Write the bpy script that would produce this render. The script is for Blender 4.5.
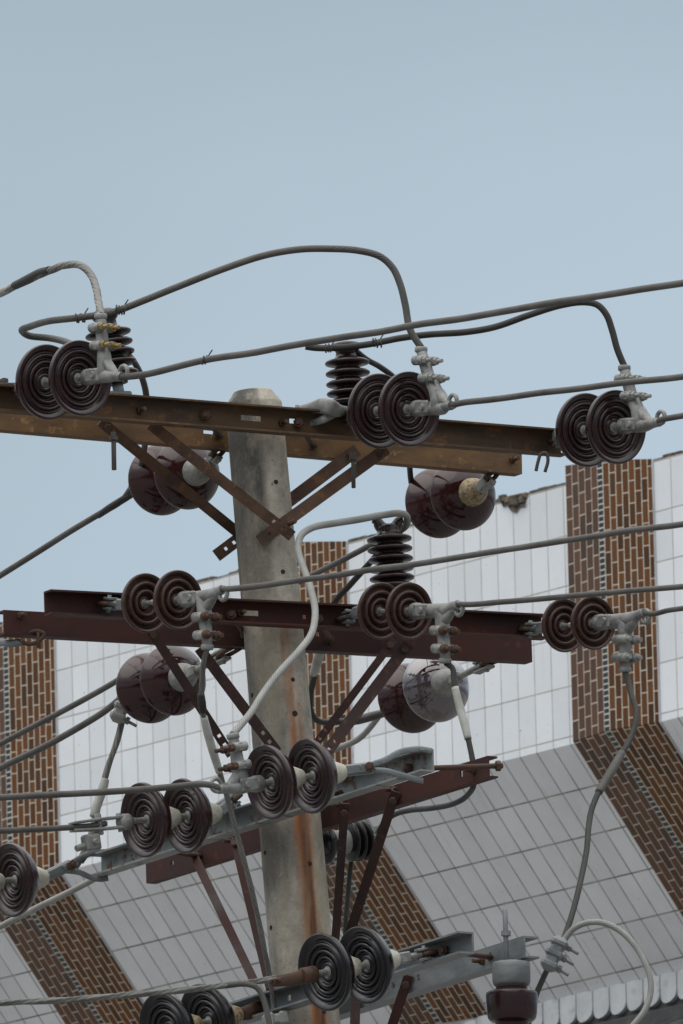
import bpy, math, random
from mathutils import Vector, Matrix, noise
random.seed(7)
R = math.radians
for o in list(bpy.data.objects): bpy.data.objects.remove(o)
SC = bpy.context.scene
COL = SC.collection

# ------------------------------------------------------------------ camera
D0 = 60.0                       # metres to the pole
FPX = 19048.0                    # focal length in pixels of a 683 x 1024 picture
ELEV, ROLL = R(10.0), R(1.5)
CAM = Vector((0, 0, 1.6))
S = D0 / FPX                    # metres per pixel at the pole
_r, _u = Vector((1, 0, 0)), Vector((0, -math.sin(ELEV), math.cos(ELEV)))
FW = Vector((0, math.cos(ELEV), math.sin(ELEV)))
RT = _r * math.cos(ROLL) - _u * math.sin(ROLL)
UP = _r * math.sin(ROLL) + _u * math.cos(ROLL)
cd = bpy.data.cameras.new('camera')
cam = bpy.data.objects.new('camera', cd); COL.objects.link(cam)
m = Matrix.Identity(4)
for i in range(3):
    m[i][0], m[i][1], m[i][2], m[i][3] = RT[i], UP[i], -FW[i], CAM[i]
cam.matrix_world = m
cd.sensor_fit = 'VERTICAL'; cd.sensor_height = 36.0; cd.lens = FPX * 36.0 / 1024.0
cd.clip_start = 0.5; cd.clip_end = 5000
cd.dof.use_dof = True; cd.dof.focus_distance = D0 * 1.01; cd.dof.aperture_fstop = 42
SC.camera = cam

# ------------------------------------------------------------------ sky, sun, exposure
SUN_EL, SUN_AZ = R(58), R(236)        # azimuth clockwise from +Y (the view direction)
w = bpy.data.worlds.new('World'); SC.world = w; w.use_nodes = True
nt = w.node_tree; bg = nt.nodes['Background']
sky = nt.nodes.new('ShaderNodeTexSky'); sky.sky_type = 'NISHITA'; sky.sun_disc = False
sky.sun_elevation = SUN_EL; sky.sun_rotation = SUN_AZ; sky.dust_density = 3.0
tc = nt.nodes.new('ShaderNodeTexCoord'); sp = nt.nodes.new('ShaderNodeSeparateXYZ')
nt.links.new(tc.outputs['Generated'], sp.inputs[0])
cr = nt.nodes.new('ShaderNodeValToRGB')     # the cloud deck: height above the horizon
el = cr.color_ramp.elements
el[0].position = 0.0;  el[0].color = (.05, .057, .06, 1)
el[1].position = 1.0;  el[1].color = (.98, .98, .96, 1)
for p, c in ((.09, (.085, .10, .11, 1)), (.135, (.172, .213, .244, 1)), (.165, (.177, .215, .247, 1)), (.192, (.171, .207, .237, 1)), (.226, (.113, .140, .163, 1)), (.33, (.20, .23, .25, 1)), (.6, (.62, .64, .65, 1))):
    e = el.new(p); e.color = c
nt.links.new(sp.outputs['Z'], cr.inputs[0])
nz = nt.nodes.new('ShaderNodeTexNoise'); nz.inputs['Scale'].default_value = 13; nz.inputs['Detail'].default_value = 3
nt.links.new(tc.outputs['Generated'], nz.inputs['Vector'])
mr = nt.nodes.new('ShaderNodeMapRange'); mr.inputs[1].default_value = .3; mr.inputs[2].default_value = .7; mr.inputs[3].default_value = 24.9; mr.inputs[4].default_value = 29.6
nt.links.new(nz.outputs['Fac'], mr.inputs[0])
sc_ = nt.nodes.new('ShaderNodeVectorMath'); sc_.operation = 'SCALE'
nt.links.new(cr.outputs[0], sc_.inputs[0]); nt.links.new(mr.outputs[0], sc_.inputs[3])
mx = nt.nodes.new('ShaderNodeMix'); mx.data_type = 'RGBA'; mx.inputs[0].default_value = 0.85
nt.links.new(sky.outputs[0], mx.inputs[6]); nt.links.new(sc_.outputs[0], mx.inputs[7])
nt.links.new(mx.outputs[2], bg.inputs['Color']); bg.inputs['Strength'].default_value = 0.1
sl = bpy.data.lights.new('sun', 'SUN'); sl.energy = 0.74; sl.angle = R(60); sl.color = (1, .96, .9)
sun = bpy.data.objects.new('sun', sl); COL.objects.link(sun)
sd = Vector((math.sin(SUN_AZ) * math.cos(SUN_EL), math.cos(SUN_AZ) * math.cos(SUN_EL), math.sin(SUN_EL)))
sun.rotation_euler = sd.to_track_quat('Z', 'Y').to_euler(); sun.location = (8, 10, 20)
vs = SC.view_settings; vs.view_transform = 'Standard'; vs.look = 'None'; vs.exposure = 0.0; vs.gamma = 1
SC.render.engine = 'CYCLES'

# ------------------------------------------------------------------ measuring helpers
def W(px, py, d=0.0):
    "world point d metres behind the pole on the sight line of a measured pixel"
    r = FW + RT * ((px - 341.5) / FPX) + UP * ((512 - py) / FPX)
    return CAM + r * ((D0 + d) / r.y)
def PX(p):
    v = p - CAM; k = v.dot(FW)
    return 341.5 + FPX * v.dot(RT) / k, 512 - FPX * v.dot(UP) / k

# ------------------------------------------------------------------ materials
def mat(name):
    mt = bpy.data.materials.new(name); mt.use_nodes = True
    return mt, mt.node_tree, mt.node_tree.nodes['Principled BSDF']
def node(t, typ, **kw):
    n = t.nodes.new(typ)
    for k, v in kw.items(): setattr(n, k, v)
    return n
def coords(t, kind='Object'):
    return node(t, 'ShaderNodeTexCoord').outputs[kind]
def noise_f(t, vec, scale, detail=4, rough=.55, lo=.35, hi=.65, stretch=None):
    if stretch:
        mp = node(t, 'ShaderNodeMapping'); mp.inputs['Scale'].default_value = stretch
        t.links.new(vec, mp.inputs['Vector']); vec = mp.outputs[0]
    n = node(t, 'ShaderNodeTexNoise'); n.inputs['Scale'].default_value = scale
    n.inputs['Detail'].default_value = detail; n.inputs['Roughness'].default_value = rough
    t.links.new(vec, n.inputs['Vector'])
    r = node(t, 'ShaderNodeMapRange'); r.inputs[1].default_value = lo; r.inputs[2].default_value = hi
    t.links.new(n.outputs['Fac'], r.inputs[0])
    return r.outputs[0]
def mixc(t, fac, a, b):
    n = node(t, 'ShaderNodeMix', data_type='RGBA')
    for s, v in ((n.inputs[0], fac), (n.inputs[6], a), (n.inputs[7], b)):
        if isinstance(v, (int, float)): s.default_value = v
        elif isinstance(v, tuple): s.default_value = (*v, 1)
        else: t.links.new(v, s)
    return n.outputs[2]
def mul(t, a, b):
    n = node(t, 'ShaderNodeMath', operation='MULTIPLY')
    for s, v in ((n.inputs[0], a), (n.inputs[1], b)):
        if isinstance(v, (int, float)): s.default_value = v
        else: t.links.new(v, s)
    return n.outputs[0]
def bump(t, b, h, strength=.3, dist=.003):
    n = node(t, 'ShaderNodeBump'); n.inputs['Strength'].default_value = strength; n.inputs['Distance'].default_value = dist
    t.links.new(h, n.inputs['Height']); t.links.new(n.outputs[0], b.inputs['Normal'])

def m_blend(name, a, b, c=None, scale=12, rough=(.5, .8), metal=0.0, stretch=None, lo=.38, hi=.62, lo2=.55, hi2=.72, bs=.25, coat=0.0, scale2=None, spec=.5):
    mt, t, p = mat(name); v = coords(t)
    oi = node(t, 'ShaderNodeObjectInfo'); va = node(t, 'ShaderNodeVectorMath', operation='MULTIPLY_ADD')     # every copy weathers differently
    cb = node(t, 'ShaderNodeCombineXYZ')
    for k in range(3): t.links.new(oi.outputs['Random'], cb.inputs[k])
    t.links.new(cb.outputs[0], va.inputs[0]); va.inputs[1].default_value = (7.3, 11.1, 5.7); t.links.new(v, va.inputs[2]); v = va.outputs[0]
    f = noise_f(t, v, scale, 6, .65, lo, hi, stretch)
    col = mixc(t, f, a, b)
    if c:
        g = noise_f(t, v, scale2 or scale * 2.3, 6, .7, lo2, hi2)
        col = mixc(t, g, col, c)
    t.links.new(col, p.inputs['Base Color'])
    r = node(t, 'ShaderNodeMapRange'); r.inputs[3].default_value = rough[0]; r.inputs[4].default_value = rough[1]
    t.links.new(f, r.inputs[0]); t.links.new(r.outputs[0], p.inputs['Roughness'])
    p.inputs['Metallic'].default_value = metal; p.inputs['Specular IOR Level'].default_value = spec
    if coat: p.inputs['Coat Weight'].default_value = coat; p.inputs['Coat Roughness'].default_value = .06
    if bs: bump(t, p, noise_f(t, v, scale * 8, 4, .6, .2, .8), bs, .0015)
    return mt
M = {}
M['rust_top'] = m_blend('weathered brown steel', (.05, .034, .024), (.135, .08, .044), (.25, .115, .04), 7, (.55, .85), .25, (.6, .6, 2.0), lo=.34, hi=.66, lo2=.55, hi2=.72, spec=.28)
M['rust_ochre'] = m_blend('ochre rusted steel', (.10, .06, .032), (.185, .105, .05), (.36, .20, .09), 10, (.6, .9), .1, (.7, .7, 2), lo2=.57, hi2=.72, spec=.28)
M['rust_red'] = m_blend('dark red oxide steel', (.026, .0135, .0125), (.066, .024, .0185), (.17, .046, .018), 6, (.5, .85), .1, (.6, .6, 1.4), lo=.32, hi=.66, lo2=.60, hi2=.80, spec=.28)
M['rust_brace'] = m_blend('brown rusted brace', (.062, .036, .028), (.13, .075, .048), (.2, .10, .05), 10, (.55, .85), .15, spec=.28)
M['rust_dark'] = m_blend('dark maroon brace', (.03, .018, .017), (.058, .032, .028), (.12, .05, .03), 10, (.5, .8), .15, spec=.28)
M['rust_bolt'] = m_blend('rusty bolt', (.045, .025, .018), (.095, .046, .027), None, 60, (.6, .9), .2)
M['brass'] = m_blend('tarnished yellow bolt', (.20, .14, .06), (.32, .24, .11), (.1, .06, .03), 60, (.4, .7), .5)
M['galv'] = m_blend('galvanized steel', (.125, .135, .138), (.205, .216, .217), (.12, .06, .03), 10, (.4, .65), .35, (.7, .7, 2), lo2=.66, hi2=.78)
M['galv_worn'] = m_blend('galvanized steel with rust', (.15, .162, .16), (.26, .272, .262), (.11, .05, .03), 8, (.45, .7), .3, lo2=.53, hi2=.62)
M['clamp'] = m_blend('dull cast aluminium', (.15, .15, .143), (.27, .267, .255), (.08, .07, .057), 22, (.45, .65), .3, lo2=.56, hi2=.74)
M['cream'] = m_blend('dirty cream painted cap', (.33, .315, .255), (.46, .44, .37), (.2, .14, .075), 14, (.4, .7), 0, lo2=.6, hi2=.75)
M['grey_cap'] = m_blend('dull grey iron cap', (.18, .18, .168), (.29, .287, .265), (.2, .13, .065), 14, (.5, .75), .2, lo2=.58, hi2=.74)
M['yellow_cap'] = m_blend('yellowed iron cap', (.25, .185, .10), (.36, .30, .19), (.12, .06, .03), 9, (.5, .75), .1, lo2=.48, hi2=.62)
M['porc_dark'] = m_blend('maroon glazed porcelain', (.018, .0062, .0072), (.028, .0092, .0102), (.045, .027, .024), 5, (.16, .3), 0, lo2=.6, hi2=.95, bs=0, spec=.42)
M['porc_bell'] = m_blend('polished maroon porcelain', (.026, .0075, .008), (.036, .010, .0105), (.05, .026, .022), 4, (.07, .16), 0, lo2=.62, hi2=.9, bs=0, spec=.45)
M['porc_small'] = m_blend('satin chocolate porcelain', (.036, .016, .012), (.056, .026, .018), (.11, .064, .046), 7, (.25, .5), 0, lo2=.54, hi2=.85, bs=0, spec=.4)
M['porc_black'] = m_blend('black brown porcelain', (.006, .005, .006), (.011, .009, .010), (.035, .03, .03), 5, (.14, .3), 0, lo2=.62, hi2=.95, bs=0, spec=.42)
M['porc_pin'] = m_blend('dark umber porcelain', (.016, .0075, .008), (.026, .012, .012), (.05, .034, .03), 14, (.14, .34), 0, lo2=.58, hi2=.9, bs=0, spec=.42)
M['dark'] = m_blend('dark hole', (.012, .011, .010), (.02, .018, .016), None, 20, (.8, .9))
M['sleeve'] = m_blend('grey white plastic sleeve', (.26, .255, .23), (.40, .395, .365), (.15, .13, .105), 16, (.45, .65), 0, lo2=.6, hi2=.78)
M['tape'] = m_blend('black tape', (.03, .028, .026), (.06, .055, .05), None, 30, (.6, .8))
M['broken'] = m_blend('broken mortar', (.035, .03, .025), (.16, .13, .10), (.22, .09, .05), 26, (.8, .95), 0, lo=.42, hi=.58, bs=.8)
M['slot'] = m_blend('dark steel', (.05, .045, .04), (.08, .07, .06), None, 20, (.6, .8))

M['porc_pale'] = m_blend('maroon mirror glaze with painted reflection', (.028, .008, .0085), (.07, .052, .062), None, 1.7, (.05, .10), 0, lo=.42, hi=.445, bs=0, coat=1.0)  # pale patches put the sky's reflection into the maroon glaze colour
_pb = M['porc_pale'].node_tree.nodes['Principled BSDF']; _pb.inputs['Coat IOR'].default_value = 1.8; _pb.inputs['Coat Roughness'].default_value = .03
def m_wire(name, a, b, lay=.16, strands=9, rough=.55, bs=.5):
    mt, t, p = mat(name); uv = coords(t, 'UV')
    s = node(t, 'ShaderNodeSeparateXYZ'); t.links.new(uv, s.inputs[0])
    a1 = node(t, 'ShaderNodeMath', operation='MULTIPLY'); a1.inputs[1].default_value = strands / lay; t.links.new(s.outputs[0], a1.inputs[0])
    a2 = node(t, 'ShaderNodeMath', operation='MULTIPLY'); a2.inputs[1].default_value = strands; t.links.new(s.outputs[1], a2.inputs[0])
    a3 = node(t, 'ShaderNodeMath', operation='ADD'); t.links.new(a1.outputs[0], a3.inputs[0]); t.links.new(a2.outputs[0], a3.inputs[1])
    a4 = node(t, 'ShaderNodeMath', operation='PINGPONG'); a4.inputs[1].default_value = .5; t.links.new(a3.outputs[0], a4.inputs[0])
    st = mul(t, a4.outputs[0], 2.0)
    n = noise_f(t, coords(t), 7, 5, .65, .35, .68)
    c = mixc(t, n, a, b)
    gr = node(t, 'ShaderNodeMapRange'); gr.inputs[1].default_value = 0; gr.inputs[2].default_value = .3; gr.inputs[3].default_value = .45; gr.inputs[4].default_value = 1
    t.links.new(st, gr.inputs[0])
    vm = node(t, 'ShaderNodeVectorMath', operation='SCALE'); t.links.new(c, vm.inputs[0]); t.links.new(gr.outputs[0], vm.inputs[3])
    t.links.new(vm.outputs[0], p.inputs['Base Color']); p.inputs['Roughness'].default_value = rough; p.inputs['Specular IOR Level'].default_value = .3
    p.inputs['Metallic'].default_value = .12
    bump(t, p, st, bs, .002)
    return mt
M['wire'] = m_wire('weathered stranded aluminium', (.064, .060, .054), (.122, .115, .105))
M['wire_dark'] = m_wire('dark weathered cable', (.026, .024, .022), (.05, .048, .044))
M['wire_pale'] = m_wire('pale aluminium cable', (.21, .208, .195), (.31, .305, .287), bs=.2)
M['wire_twist'] = m_wire('pale twisted aluminium', (.115, .11, .10), (.20, .193, .178), strands=5)

def m_concrete():
    mt, t, p = mat('weathered concrete'); v = coords(t)
    f = noise_f(t, v, 7, 8, .7, .3, .7, (1, 1, .45))
    c = mixc(t, f, (.31, .275, .225), (.56, .505, .42))
    g = noise_f(t, v, 2.6, 5, .6, .47, .63, (1.6, 1.6, .5))
    c = mixc(t, mul(t, g, .85), c, (.10, .098, .09))              # grey algae patches
    k = noise_f(t, v, 90, 3, .6, .62, .74)
    h_ = noise_f(t, v, 26, 7, .75, .36, .64)
    c = mixc(t, mul(t, h_, .42), c, (.11, .10, .085))
    c = mixc(t, mul(t, k, .7), c, (.07, .06, .05))                  # pits
    k2 = noise_f(t, v, 60, 3, .6, .62, .78)
    c = mixc(t, mul(t, k2, .5), c, (.48, .45, .39))
    aa = node(t, 'ShaderNodeAttribute', attribute_name='algae')
    ga = noise_f(t, v, 9, 7, .7, .30, .60, (1, 1, .5))
    c = mixc(t, mul(t, aa.outputs['Fac'], ga), c, (.07, .067, .06))
    c = mixc(t, mul(t, noise_f(t, v, 5, 5, .6, .50, .7, (2, 2, .3)), .45), c, (.40, .33, .20))   # ochre water marks
    # rust runs below the arms: streaks fixed on the right front of the shaft
    at = node(t, 'ShaderNodeAttribute', attribute_name='rust')
    st = noise_f(t, v, 22, 5, .65, .30, .62, (1, 1, .08))
    ad = node(t, 'ShaderNodeMath', operation='MULTIPLY_ADD'); ad.inputs[1].default_value = .85; ad.inputs[2].default_value = .2; ad.use_clamp = True
    t.links.new(st, ad.inputs[0]); st = ad.outputs[0]
    c = mixc(t, mul(t, at.outputs['Fac'], st), c, (.27, .085, .015))
    at2 = node(t, 'ShaderNodeAttribute', attribute_name='deep')
    c = mixc(t, mul(t, at2.outputs['Fac'], st), c, (.065, .022, .012))
    t.links.new(c, p.inputs['Base Color']); p.inputs['Roughness'].default_value = .9
    bump(t, p, noise_f(t, v, 70, 6, .7, .2, .8), .5, .004)
    return mt
M['concrete'] = m_concrete()

def m_tile(name, bw, rh, mortar, c1, c2, cm, swap=False, offset=0.0, rough=.2, bias=0.0, grime=.6, wear=None, flecks=0):
    mt, t, p = mat(name); p.inputs['Specular IOR Level'].default_value = .22 if swap else .5; uv = coords(t, 'UV')
    if swap:
        s = node(t, 'ShaderNodeSeparateXYZ'); t.links.new(uv, s.inputs[0]); k = node(t, 'ShaderNodeCombineXYZ')
        t.links.new(s.outputs[1], k.inputs[0]); t.links.new(s.outputs[0], k.inputs[1]); uvb = k.outputs[0]
    else: uvb = uv
    b = node(t, 'ShaderNodeTexBrick', offset=offset, offset_frequency=2, squash=1.0)
    b.inputs['Scale'].default_value = 1; b.inputs['Mortar Size'].default_value = mortar; b.inputs['Mortar Smooth'].default_value = .15
    b.inputs['Brick Width'].default_value = bw; b.inputs['Row Height'].default_value = rh; b.inputs['Bias'].default_value = bias
    b.inputs['Color1'].default_value = (*c1, 1); b.inputs['Color2'].default_value = (*c2, 1); b.inputs['Mortar'].default_value = (*cm, 1)
    t.links.new(uvb, b.inputs['Vector'])
    n = noise_f(t, uv, 1.7, 6, .65, .42, .75)
    c = mixc(t, mul(t, n, .22 * grime), b.outputs['Color'], (.30, .28, .25))
    n1 = noise_f(t, uv, 5, 5, .6, .40, .60)                          # some joints are much dirtier
    c = mixc(t, mul(t, mul(t, b.outputs['Fac'], n1), .75 * grime), c, (.09, .08, .065))
    n2 = noise_f(t, uv, 7, 4, .6, .60, .80, (3, .35, 1))
    c = mixc(t, mul(t, n2, .25 * grime), c, (.22, .20, .17))         # runs of dirt
    if wear: c = mixc(t, noise_f(t, uv, 11, 5, .6, .5, .72), c, wear)
    if flecks:
        fl = noise_f(t, uv, 34, 2, .5, .735, .75, (1, 2.2, 1))
        c = mixc(t, mul(t, fl, flecks), c, (.05, .05, .05))
    t.links.new(c, p.inputs['Base Color'])
    r = node(t, 'ShaderNodeMapRange'); r.inputs[3].default_value = rough; r.inputs[4].default_value = .9
    t.links.new(b.outputs['Fac'], r.inputs[0]); t.links.new(r.outputs[0], p.inputs['Roughness'])
    inv = node(t, 'ShaderNodeMath', operation='SUBTRACT'); inv.inputs[0].default_value = 1; t.links.new(b.outputs['Fac'], inv.inputs[1])
    wv = node(t, 'ShaderNodeMath', operation='ADD'); t.links.new(inv.outputs[0], wv.inputs[0])
    t.links.new(mul(t, noise_f(t, uv, 4, 2, .5, .2, .8), .8), wv.inputs[1])
    bump(t, p, wv.outputs[0], .5, .004)
    return mt
M['white_tile'] = m_tile('white wall tile', .147, .26, .0035, (.75, .765, .79), (.66, .675, .705), (.40, .385, .34), grime=.5, flecks=.8)
M['grimy_tile'] = m_tile('weathered white tile', .147, .26, .0042, (.76, .757, .775), (.69, .687, .705), (.30, .285, .24), grime=1.1, flecks=.9)
M['brown_tile'] = m_tile('brown glazed tile', .116, .0425, .0029, (.145, .056, .016), (.06, .025, .009), (.58, .53, .45), True, .5, .25, 0, .25, None)
M['brown_dull'] = m_tile('dull brown tile', .116, .0686, .003, (.115, .05, .023), (.056, .026, .014), (.58, .53, .45), True, .5, .42, 0, .25, None)
M['mosaic'] = m_tile('dark mosaic', .0482, .031, .0038, (.016, .018, .02), (.03, .032, .035), (.55, .52, .46), False, 0, .25, 0, .1)
M['trim'] = m_blend('white glazed edging', (.52, .53, .54), (.62, .63, .64), (.30, .28, .25), 6, (.3, .5), 0, lo2=.58, hi2=.8)
M['gutter'] = m_blend('dark grey gutter', (.045, .045, .046), (.085, .085, .083), (.16, .15, .14), 7, (.6, .85))
M['render'] = m_blend('grey render', (.25, .245, .235), (.36, .35, .33), (.15, .14, .13), 2, (.8, .95))
M['ground'] = m_blend('dusty concrete yard', (.14, .138, .134), (.19, .187, .18), (.11, .107, .10), .6, (.85, .95))

# ------------------------------------------------------------------ mesh builder
class MB:
    def __init__(s): s.v = []; s.f = []; s.uv = []; s.sm = []; s.at = {}
    def quad(s, pts, uv=None, smooth=False):
        i = len(s.v); s.v += [Vector(p) for p in pts]; s.f.append(tuple(range(i, i + len(pts)))); s.uv.append(uv); s.sm.append(smooth)
    def box(s, c, ax, h, bev=0.0):
        "oriented box: centre, three unit axes, half sizes; bev chamfers its edges"
        ax = [Vector(a) for a in ax]
        c = Vector(c); i0 = len(s.v)
        if bev <= 0:
            for k in range(8): s.v.append(c + sum((ax[j] * h[j] * (1 if k >> j & 1 else -1) for j in range(3)), Vector()))
            for f in ((0, 2, 3, 1), (4, 5, 7, 6), (0, 1, 5, 4), (2, 6, 7, 3), (0, 4, 6, 2), (1, 3, 7, 5)):
                s.f.append(tuple(i0 + a for a in f)); s.uv.append(None); s.sm.append(False)
            return
        idx = {}
        for k in range(8):
            sg = [(1 if k >> j & 1 else -1) for j in range(3)]
            for j in range(3):
                hh = [h[q] - (0 if q == j else bev) for q in range(3)]
                idx[k, j] = len(s.v); s.v.append(c + sum((ax[q] * hh[q] * sg[q] for q in range(3)), Vector()))
        def add(f): s.f.append(tuple(f)); s.uv.append(None); s.sm.append(False)
        for j in range(3):
            a, b = (j + 1) % 3, (j + 2) % 3
            for sj in (0, 1):
                q = [idx[(sj << j) | (x << a) | (y << b), j] for x, y in ((0, 0), (1, 0), (1, 1), (0, 1))]
                add(q if sj else q[::-1])
        for j in range(3):
            a, b = (j + 1) % 3, (j + 2) % 3
            for sa in (0, 1):
                for sb in (0, 1):
                    k0, k1 = (sa << a) | (sb << b), (sa << a) | (sb << b) | (1 << j)
                    q = [idx[k0, a], idx[k0, b], idx[k1, b], idx[k1, a]]
                    add(q if sa == sb else q[::-1])
        for k in range(8):
            q = [idx[k, 0], idx[k, 1], idx[k, 2]]
            add(q if bin(k).count('1') % 2 else q[::-1])
    def lathe(s, o, axis, prof, seg=32, smooth=True):
        "revolve (x along axis, r) about the axis through o"
        o = Vector(o); a = Vector(axis).normalized()
        u = a.orthogonal().normalized(); v = a.cross(u); i0 = len(s.v)
        for (x, r) in prof:
            for k in range(seg):
                t = 2 * math.pi * k / seg; s.v.append(o + a * x + (u * math.cos(t) + v * math.sin(t)) * r)
        for j in range(len(prof) - 1):
            for k in range(seg):
                k2 = (k + 1) % seg
                s.f.append((i0 + j * seg + k, i0 + j * seg + k2, i0 + (j + 1) * seg + k2, i0 + (j + 1) * seg + k)); s.uv.append(None); s.sm.append(smooth)
        for j, fl in ((0, True), (len(prof) - 1, False)):
            q = [i0 + j * seg + k for k in range(seg)]
            s.f.append(tuple(q[::-1] if fl else q)); s.uv.append(None); s.sm.append(False)
    def cyl(s, a, b, r, seg=14, r2=None, ch=.15):
        a, b = Vector(a), Vector(b); L = (b - a).length; r2 = r2 or r; c = min(ch * r, L * .2)
        s.lathe(a, b - a, [(0, r - c), (c, r), (L - c, r2), (L, r2 - c)], seg)
    def hexa(s, a, b, r):
        a, b = Vector(a), Vector(b); s.lathe(a, b - a, [(0, r), ((b - a).length, r)], 6, False)
    def tube(s, pts, r, seg=10, sub=6, lobes=0, pitch=.12, amp=.18, flat=None, jit=0.0):
        pts = [Vector(p) for p in pts]; n = len(pts)
        rr = list(r) if isinstance(r, (list, tuple)) else [r] * n
        P, Q = [], []
        for i in range(n - 1):
            p0, p1, p2, p3 = pts[max(i - 1, 0)], pts[i], pts[i + 1], pts[min(i + 2, n - 1)]
            if i == 0: p0 = p1 * 2 - p2
            if i == n - 2: p3 = p2 * 2 - p1
            d1, d2, d3 = [max((b - a).length, 1e-6) ** .5 for a, b in ((p0, p1), (p1, p2), (p2, p3))]
            m1 = ((p1 - p0) / d1 - (p2 - p0) / (d1 + d2) + (p2 - p1) / d2) * d2
            m2 = ((p2 - p1) / d2 - (p3 - p1) / (d2 + d3) + (p3 - p2) / d3) * d2
            for k in range(sub):
                t = k / sub; t2, t3 = t * t, t * t * t
                P.append(p1 * (2 * t3 - 3 * t2 + 1) + m1 * (t3 - 2 * t2 + t) + p2 * (-2 * t3 + 3 * t2) + m2 * (t3 - t2))
                Q.append(rr[i] * (1 - t) + rr[i + 1] * t)
        P.append(pts[-1]); Q.append(rr[-1])
        if jit: P = [p + noise.noise_vector(p * 3.1) * jit for p in P]
        T = [(P[min(i + 1, len(P) - 1)] - P[max(i - 1, 0)]).normalized() for i in range(len(P))]
        u = Vector((0, 0, 1)); u = (u - T[0] * u.dot(T[0]))
        u = T[0].orthogonal().normalized() if u.length < .1 else u.normalized()
        i0 = len(s.v); L = [0.0]
        for i in range(len(P)):
            if i: L.append(L[-1] + (P[i] - P[i - 1]).length); u = (u - T[i] * u.dot(T[i])).normalized()
            v = T[i].cross(u)
            for k in range(seg):
                t = 2 * math.pi * k / seg; q = Q[i]
                if lobes: q *= 1 - amp + amp * abs(math.cos(lobes * .5 * (t + 2 * math.pi * L[i] / pitch / max(lobes, 1) * 1.0)))
                fu, fv = flat if flat else (1, 1)
                s.v.append(P[i] + (u * math.cos(t) * fu + v * math.sin(t) * fv) * q)
        for i in range(len(P) - 1):
            for k in range(seg):
                k2 = (k + 1) % seg
                s.f.append((i0 + i * seg + k, i0 + i * seg + k2, i0 + (i + 1) * seg + k2, i0 + (i + 1) * seg + k))
                s.uv.append(((L[i], k / seg), (L[i], (k + 1) / seg), (L[i + 1], (k + 1) / seg), (L[i + 1], k / seg))); s.sm.append(True)
        for i, fl in ((0, True), (len(P) - 1, False)):
            q = [i0 + i * seg + k for k in range(seg)]
            s.f.append(tuple(q[::-1] if fl else q)); s.uv.append(None); s.sm.append(False)
    def ring(s, c, nrm, rad, r, seg=20, sy=1.0, side=None):
        c, nrm = Vector(c), Vector(nrm).normalized()
        u = (Vector(side) - nrm * nrm.dot(Vector(side))).normalized() if side is not None else nrm.orthogonal().normalized()
        v = nrm.cross(u); i0 = len(s.v); q = 8
        for i in range(seg):
            t = 2 * math.pi * i / seg; d = u * math.cos(t) + v * math.sin(t); ce = c + u * math.cos(t) * rad * sy + v * math.sin(t) * rad
            for k in range(q):
                a = 2 * math.pi * k / q; s.v.append(ce + (d * math.cos(a) + nrm * math.sin(a)) * r)
        for i in range(seg):
            for k in range(q):
                i2, k2 = (i + 1) % seg, (k + 1) % q
                s.f.append((i0 + i * q + k, i0 + i2 * q + k, i0 + i2 * q + k2, i0 + i * q + k2)); s.uv.append(None); s.sm.append(True)
    def plate(s, o, e1, e2, n, L, H, th, holes=()):
        "plate o + x e1 + y e2, thickness th along n, with rectangular holes (x0, x1, y0, y1)"
        e1, e2, n = Vector(e1), Vector(e2), Vector(n); o = Vector(o)
        xs = sorted({0.0, L, *[h[0] for h in holes], *[h[1] for h in holes]}); ys = sorted({0.0, H, *[h[2] for h in holes], *[h[3] for h in holes]})
        def solid(i, j):
            if i < 0 or j < 0 or i >= len(xs) - 1 or j >= len(ys) - 1: return False
            cx, cy = (xs[i] + xs[i + 1]) / 2, (ys[j] + ys[j + 1]) / 2
            return not any(h[0] < cx < h[1] and h[2] < cy < h[3] for h in holes)
        P = lambda x, y, z: o + e1 * x + e2 * y + n * z
        for i in range(len(xs) - 1):
            for j in range(len(ys) - 1):
                if not solid(i, j): continue
                a, b, c, d = xs[i], xs[i + 1], ys[j], ys[j + 1]
                s.quad((P(a, c, 0), P(a, d, 0), P(b, d, 0), P(b, c, 0))); s.quad((P(a, c, th), P(b, c, th), P(b, d, th), P(a, d, th)))
                if not solid(i - 1, j): s.quad((P(a, c, 0), P(a, c, th), P(a, d, th), P(a, d, 0)))
                if not solid(i + 1, j): s.quad((P(b, c, 0), P(b, d, 0), P(b, d, th), P(b, c, th)))
                if not solid(i, j - 1): s.quad((P(a, c, 0), P(b, c, 0), P(b, c, th), P(a, c, th)))
                if not solid(i, j + 1): s.quad((P(a, d, 0), P(a, d, th), P(b, d, th), P(b, d, 0)))
    def build(s, name, m, parent=None, mw=None, local=False):
        "link as ONE mesh object; mw is its world matrix (local: vertices are already in that frame)"
        inv = Matrix.Identity(4)
        if mw is None:
            mw = Matrix.Translation(WM[parent.name].translation if parent else sum(s.v, Vector()) / len(s.v))
        if not local: inv = mw.inverted()
        me = bpy.data.meshes.new(name); me.from_pydata([inv @ v for v in s.v], [], s.f)
        if any(s.uv):
            ul = me.uv_layers.new(name='UVMap'); li = 0
            for f, uv in zip(s.f, s.uv):
                for k in range(len(f)):
                    if uv: ul.data[li].uv = uv[k]
                    li += 1
        for nm, vals in s.at.items():
            a = me.attributes.new(nm, 'FLOAT', 'POINT')
            for k, x in enumerate(vals): a.data[k].value = x
        me.polygons.foreach_set('use_smooth', s.sm); me.update()
        me.materials.append(M[m])
        o = bpy.data.objects.new(name, me); COL.objects.link(o)
        put(o, mw, parent)
        return o
WM = {}                                 # world matrices by object name
def put(o, mw, parent=None):
    WM[o.name] = mw.copy()
    if parent:
        o.parent = parent; o.matrix_basis = WM[parent.name].inverted() @ mw
    else: o.matrix_basis = mw
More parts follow.
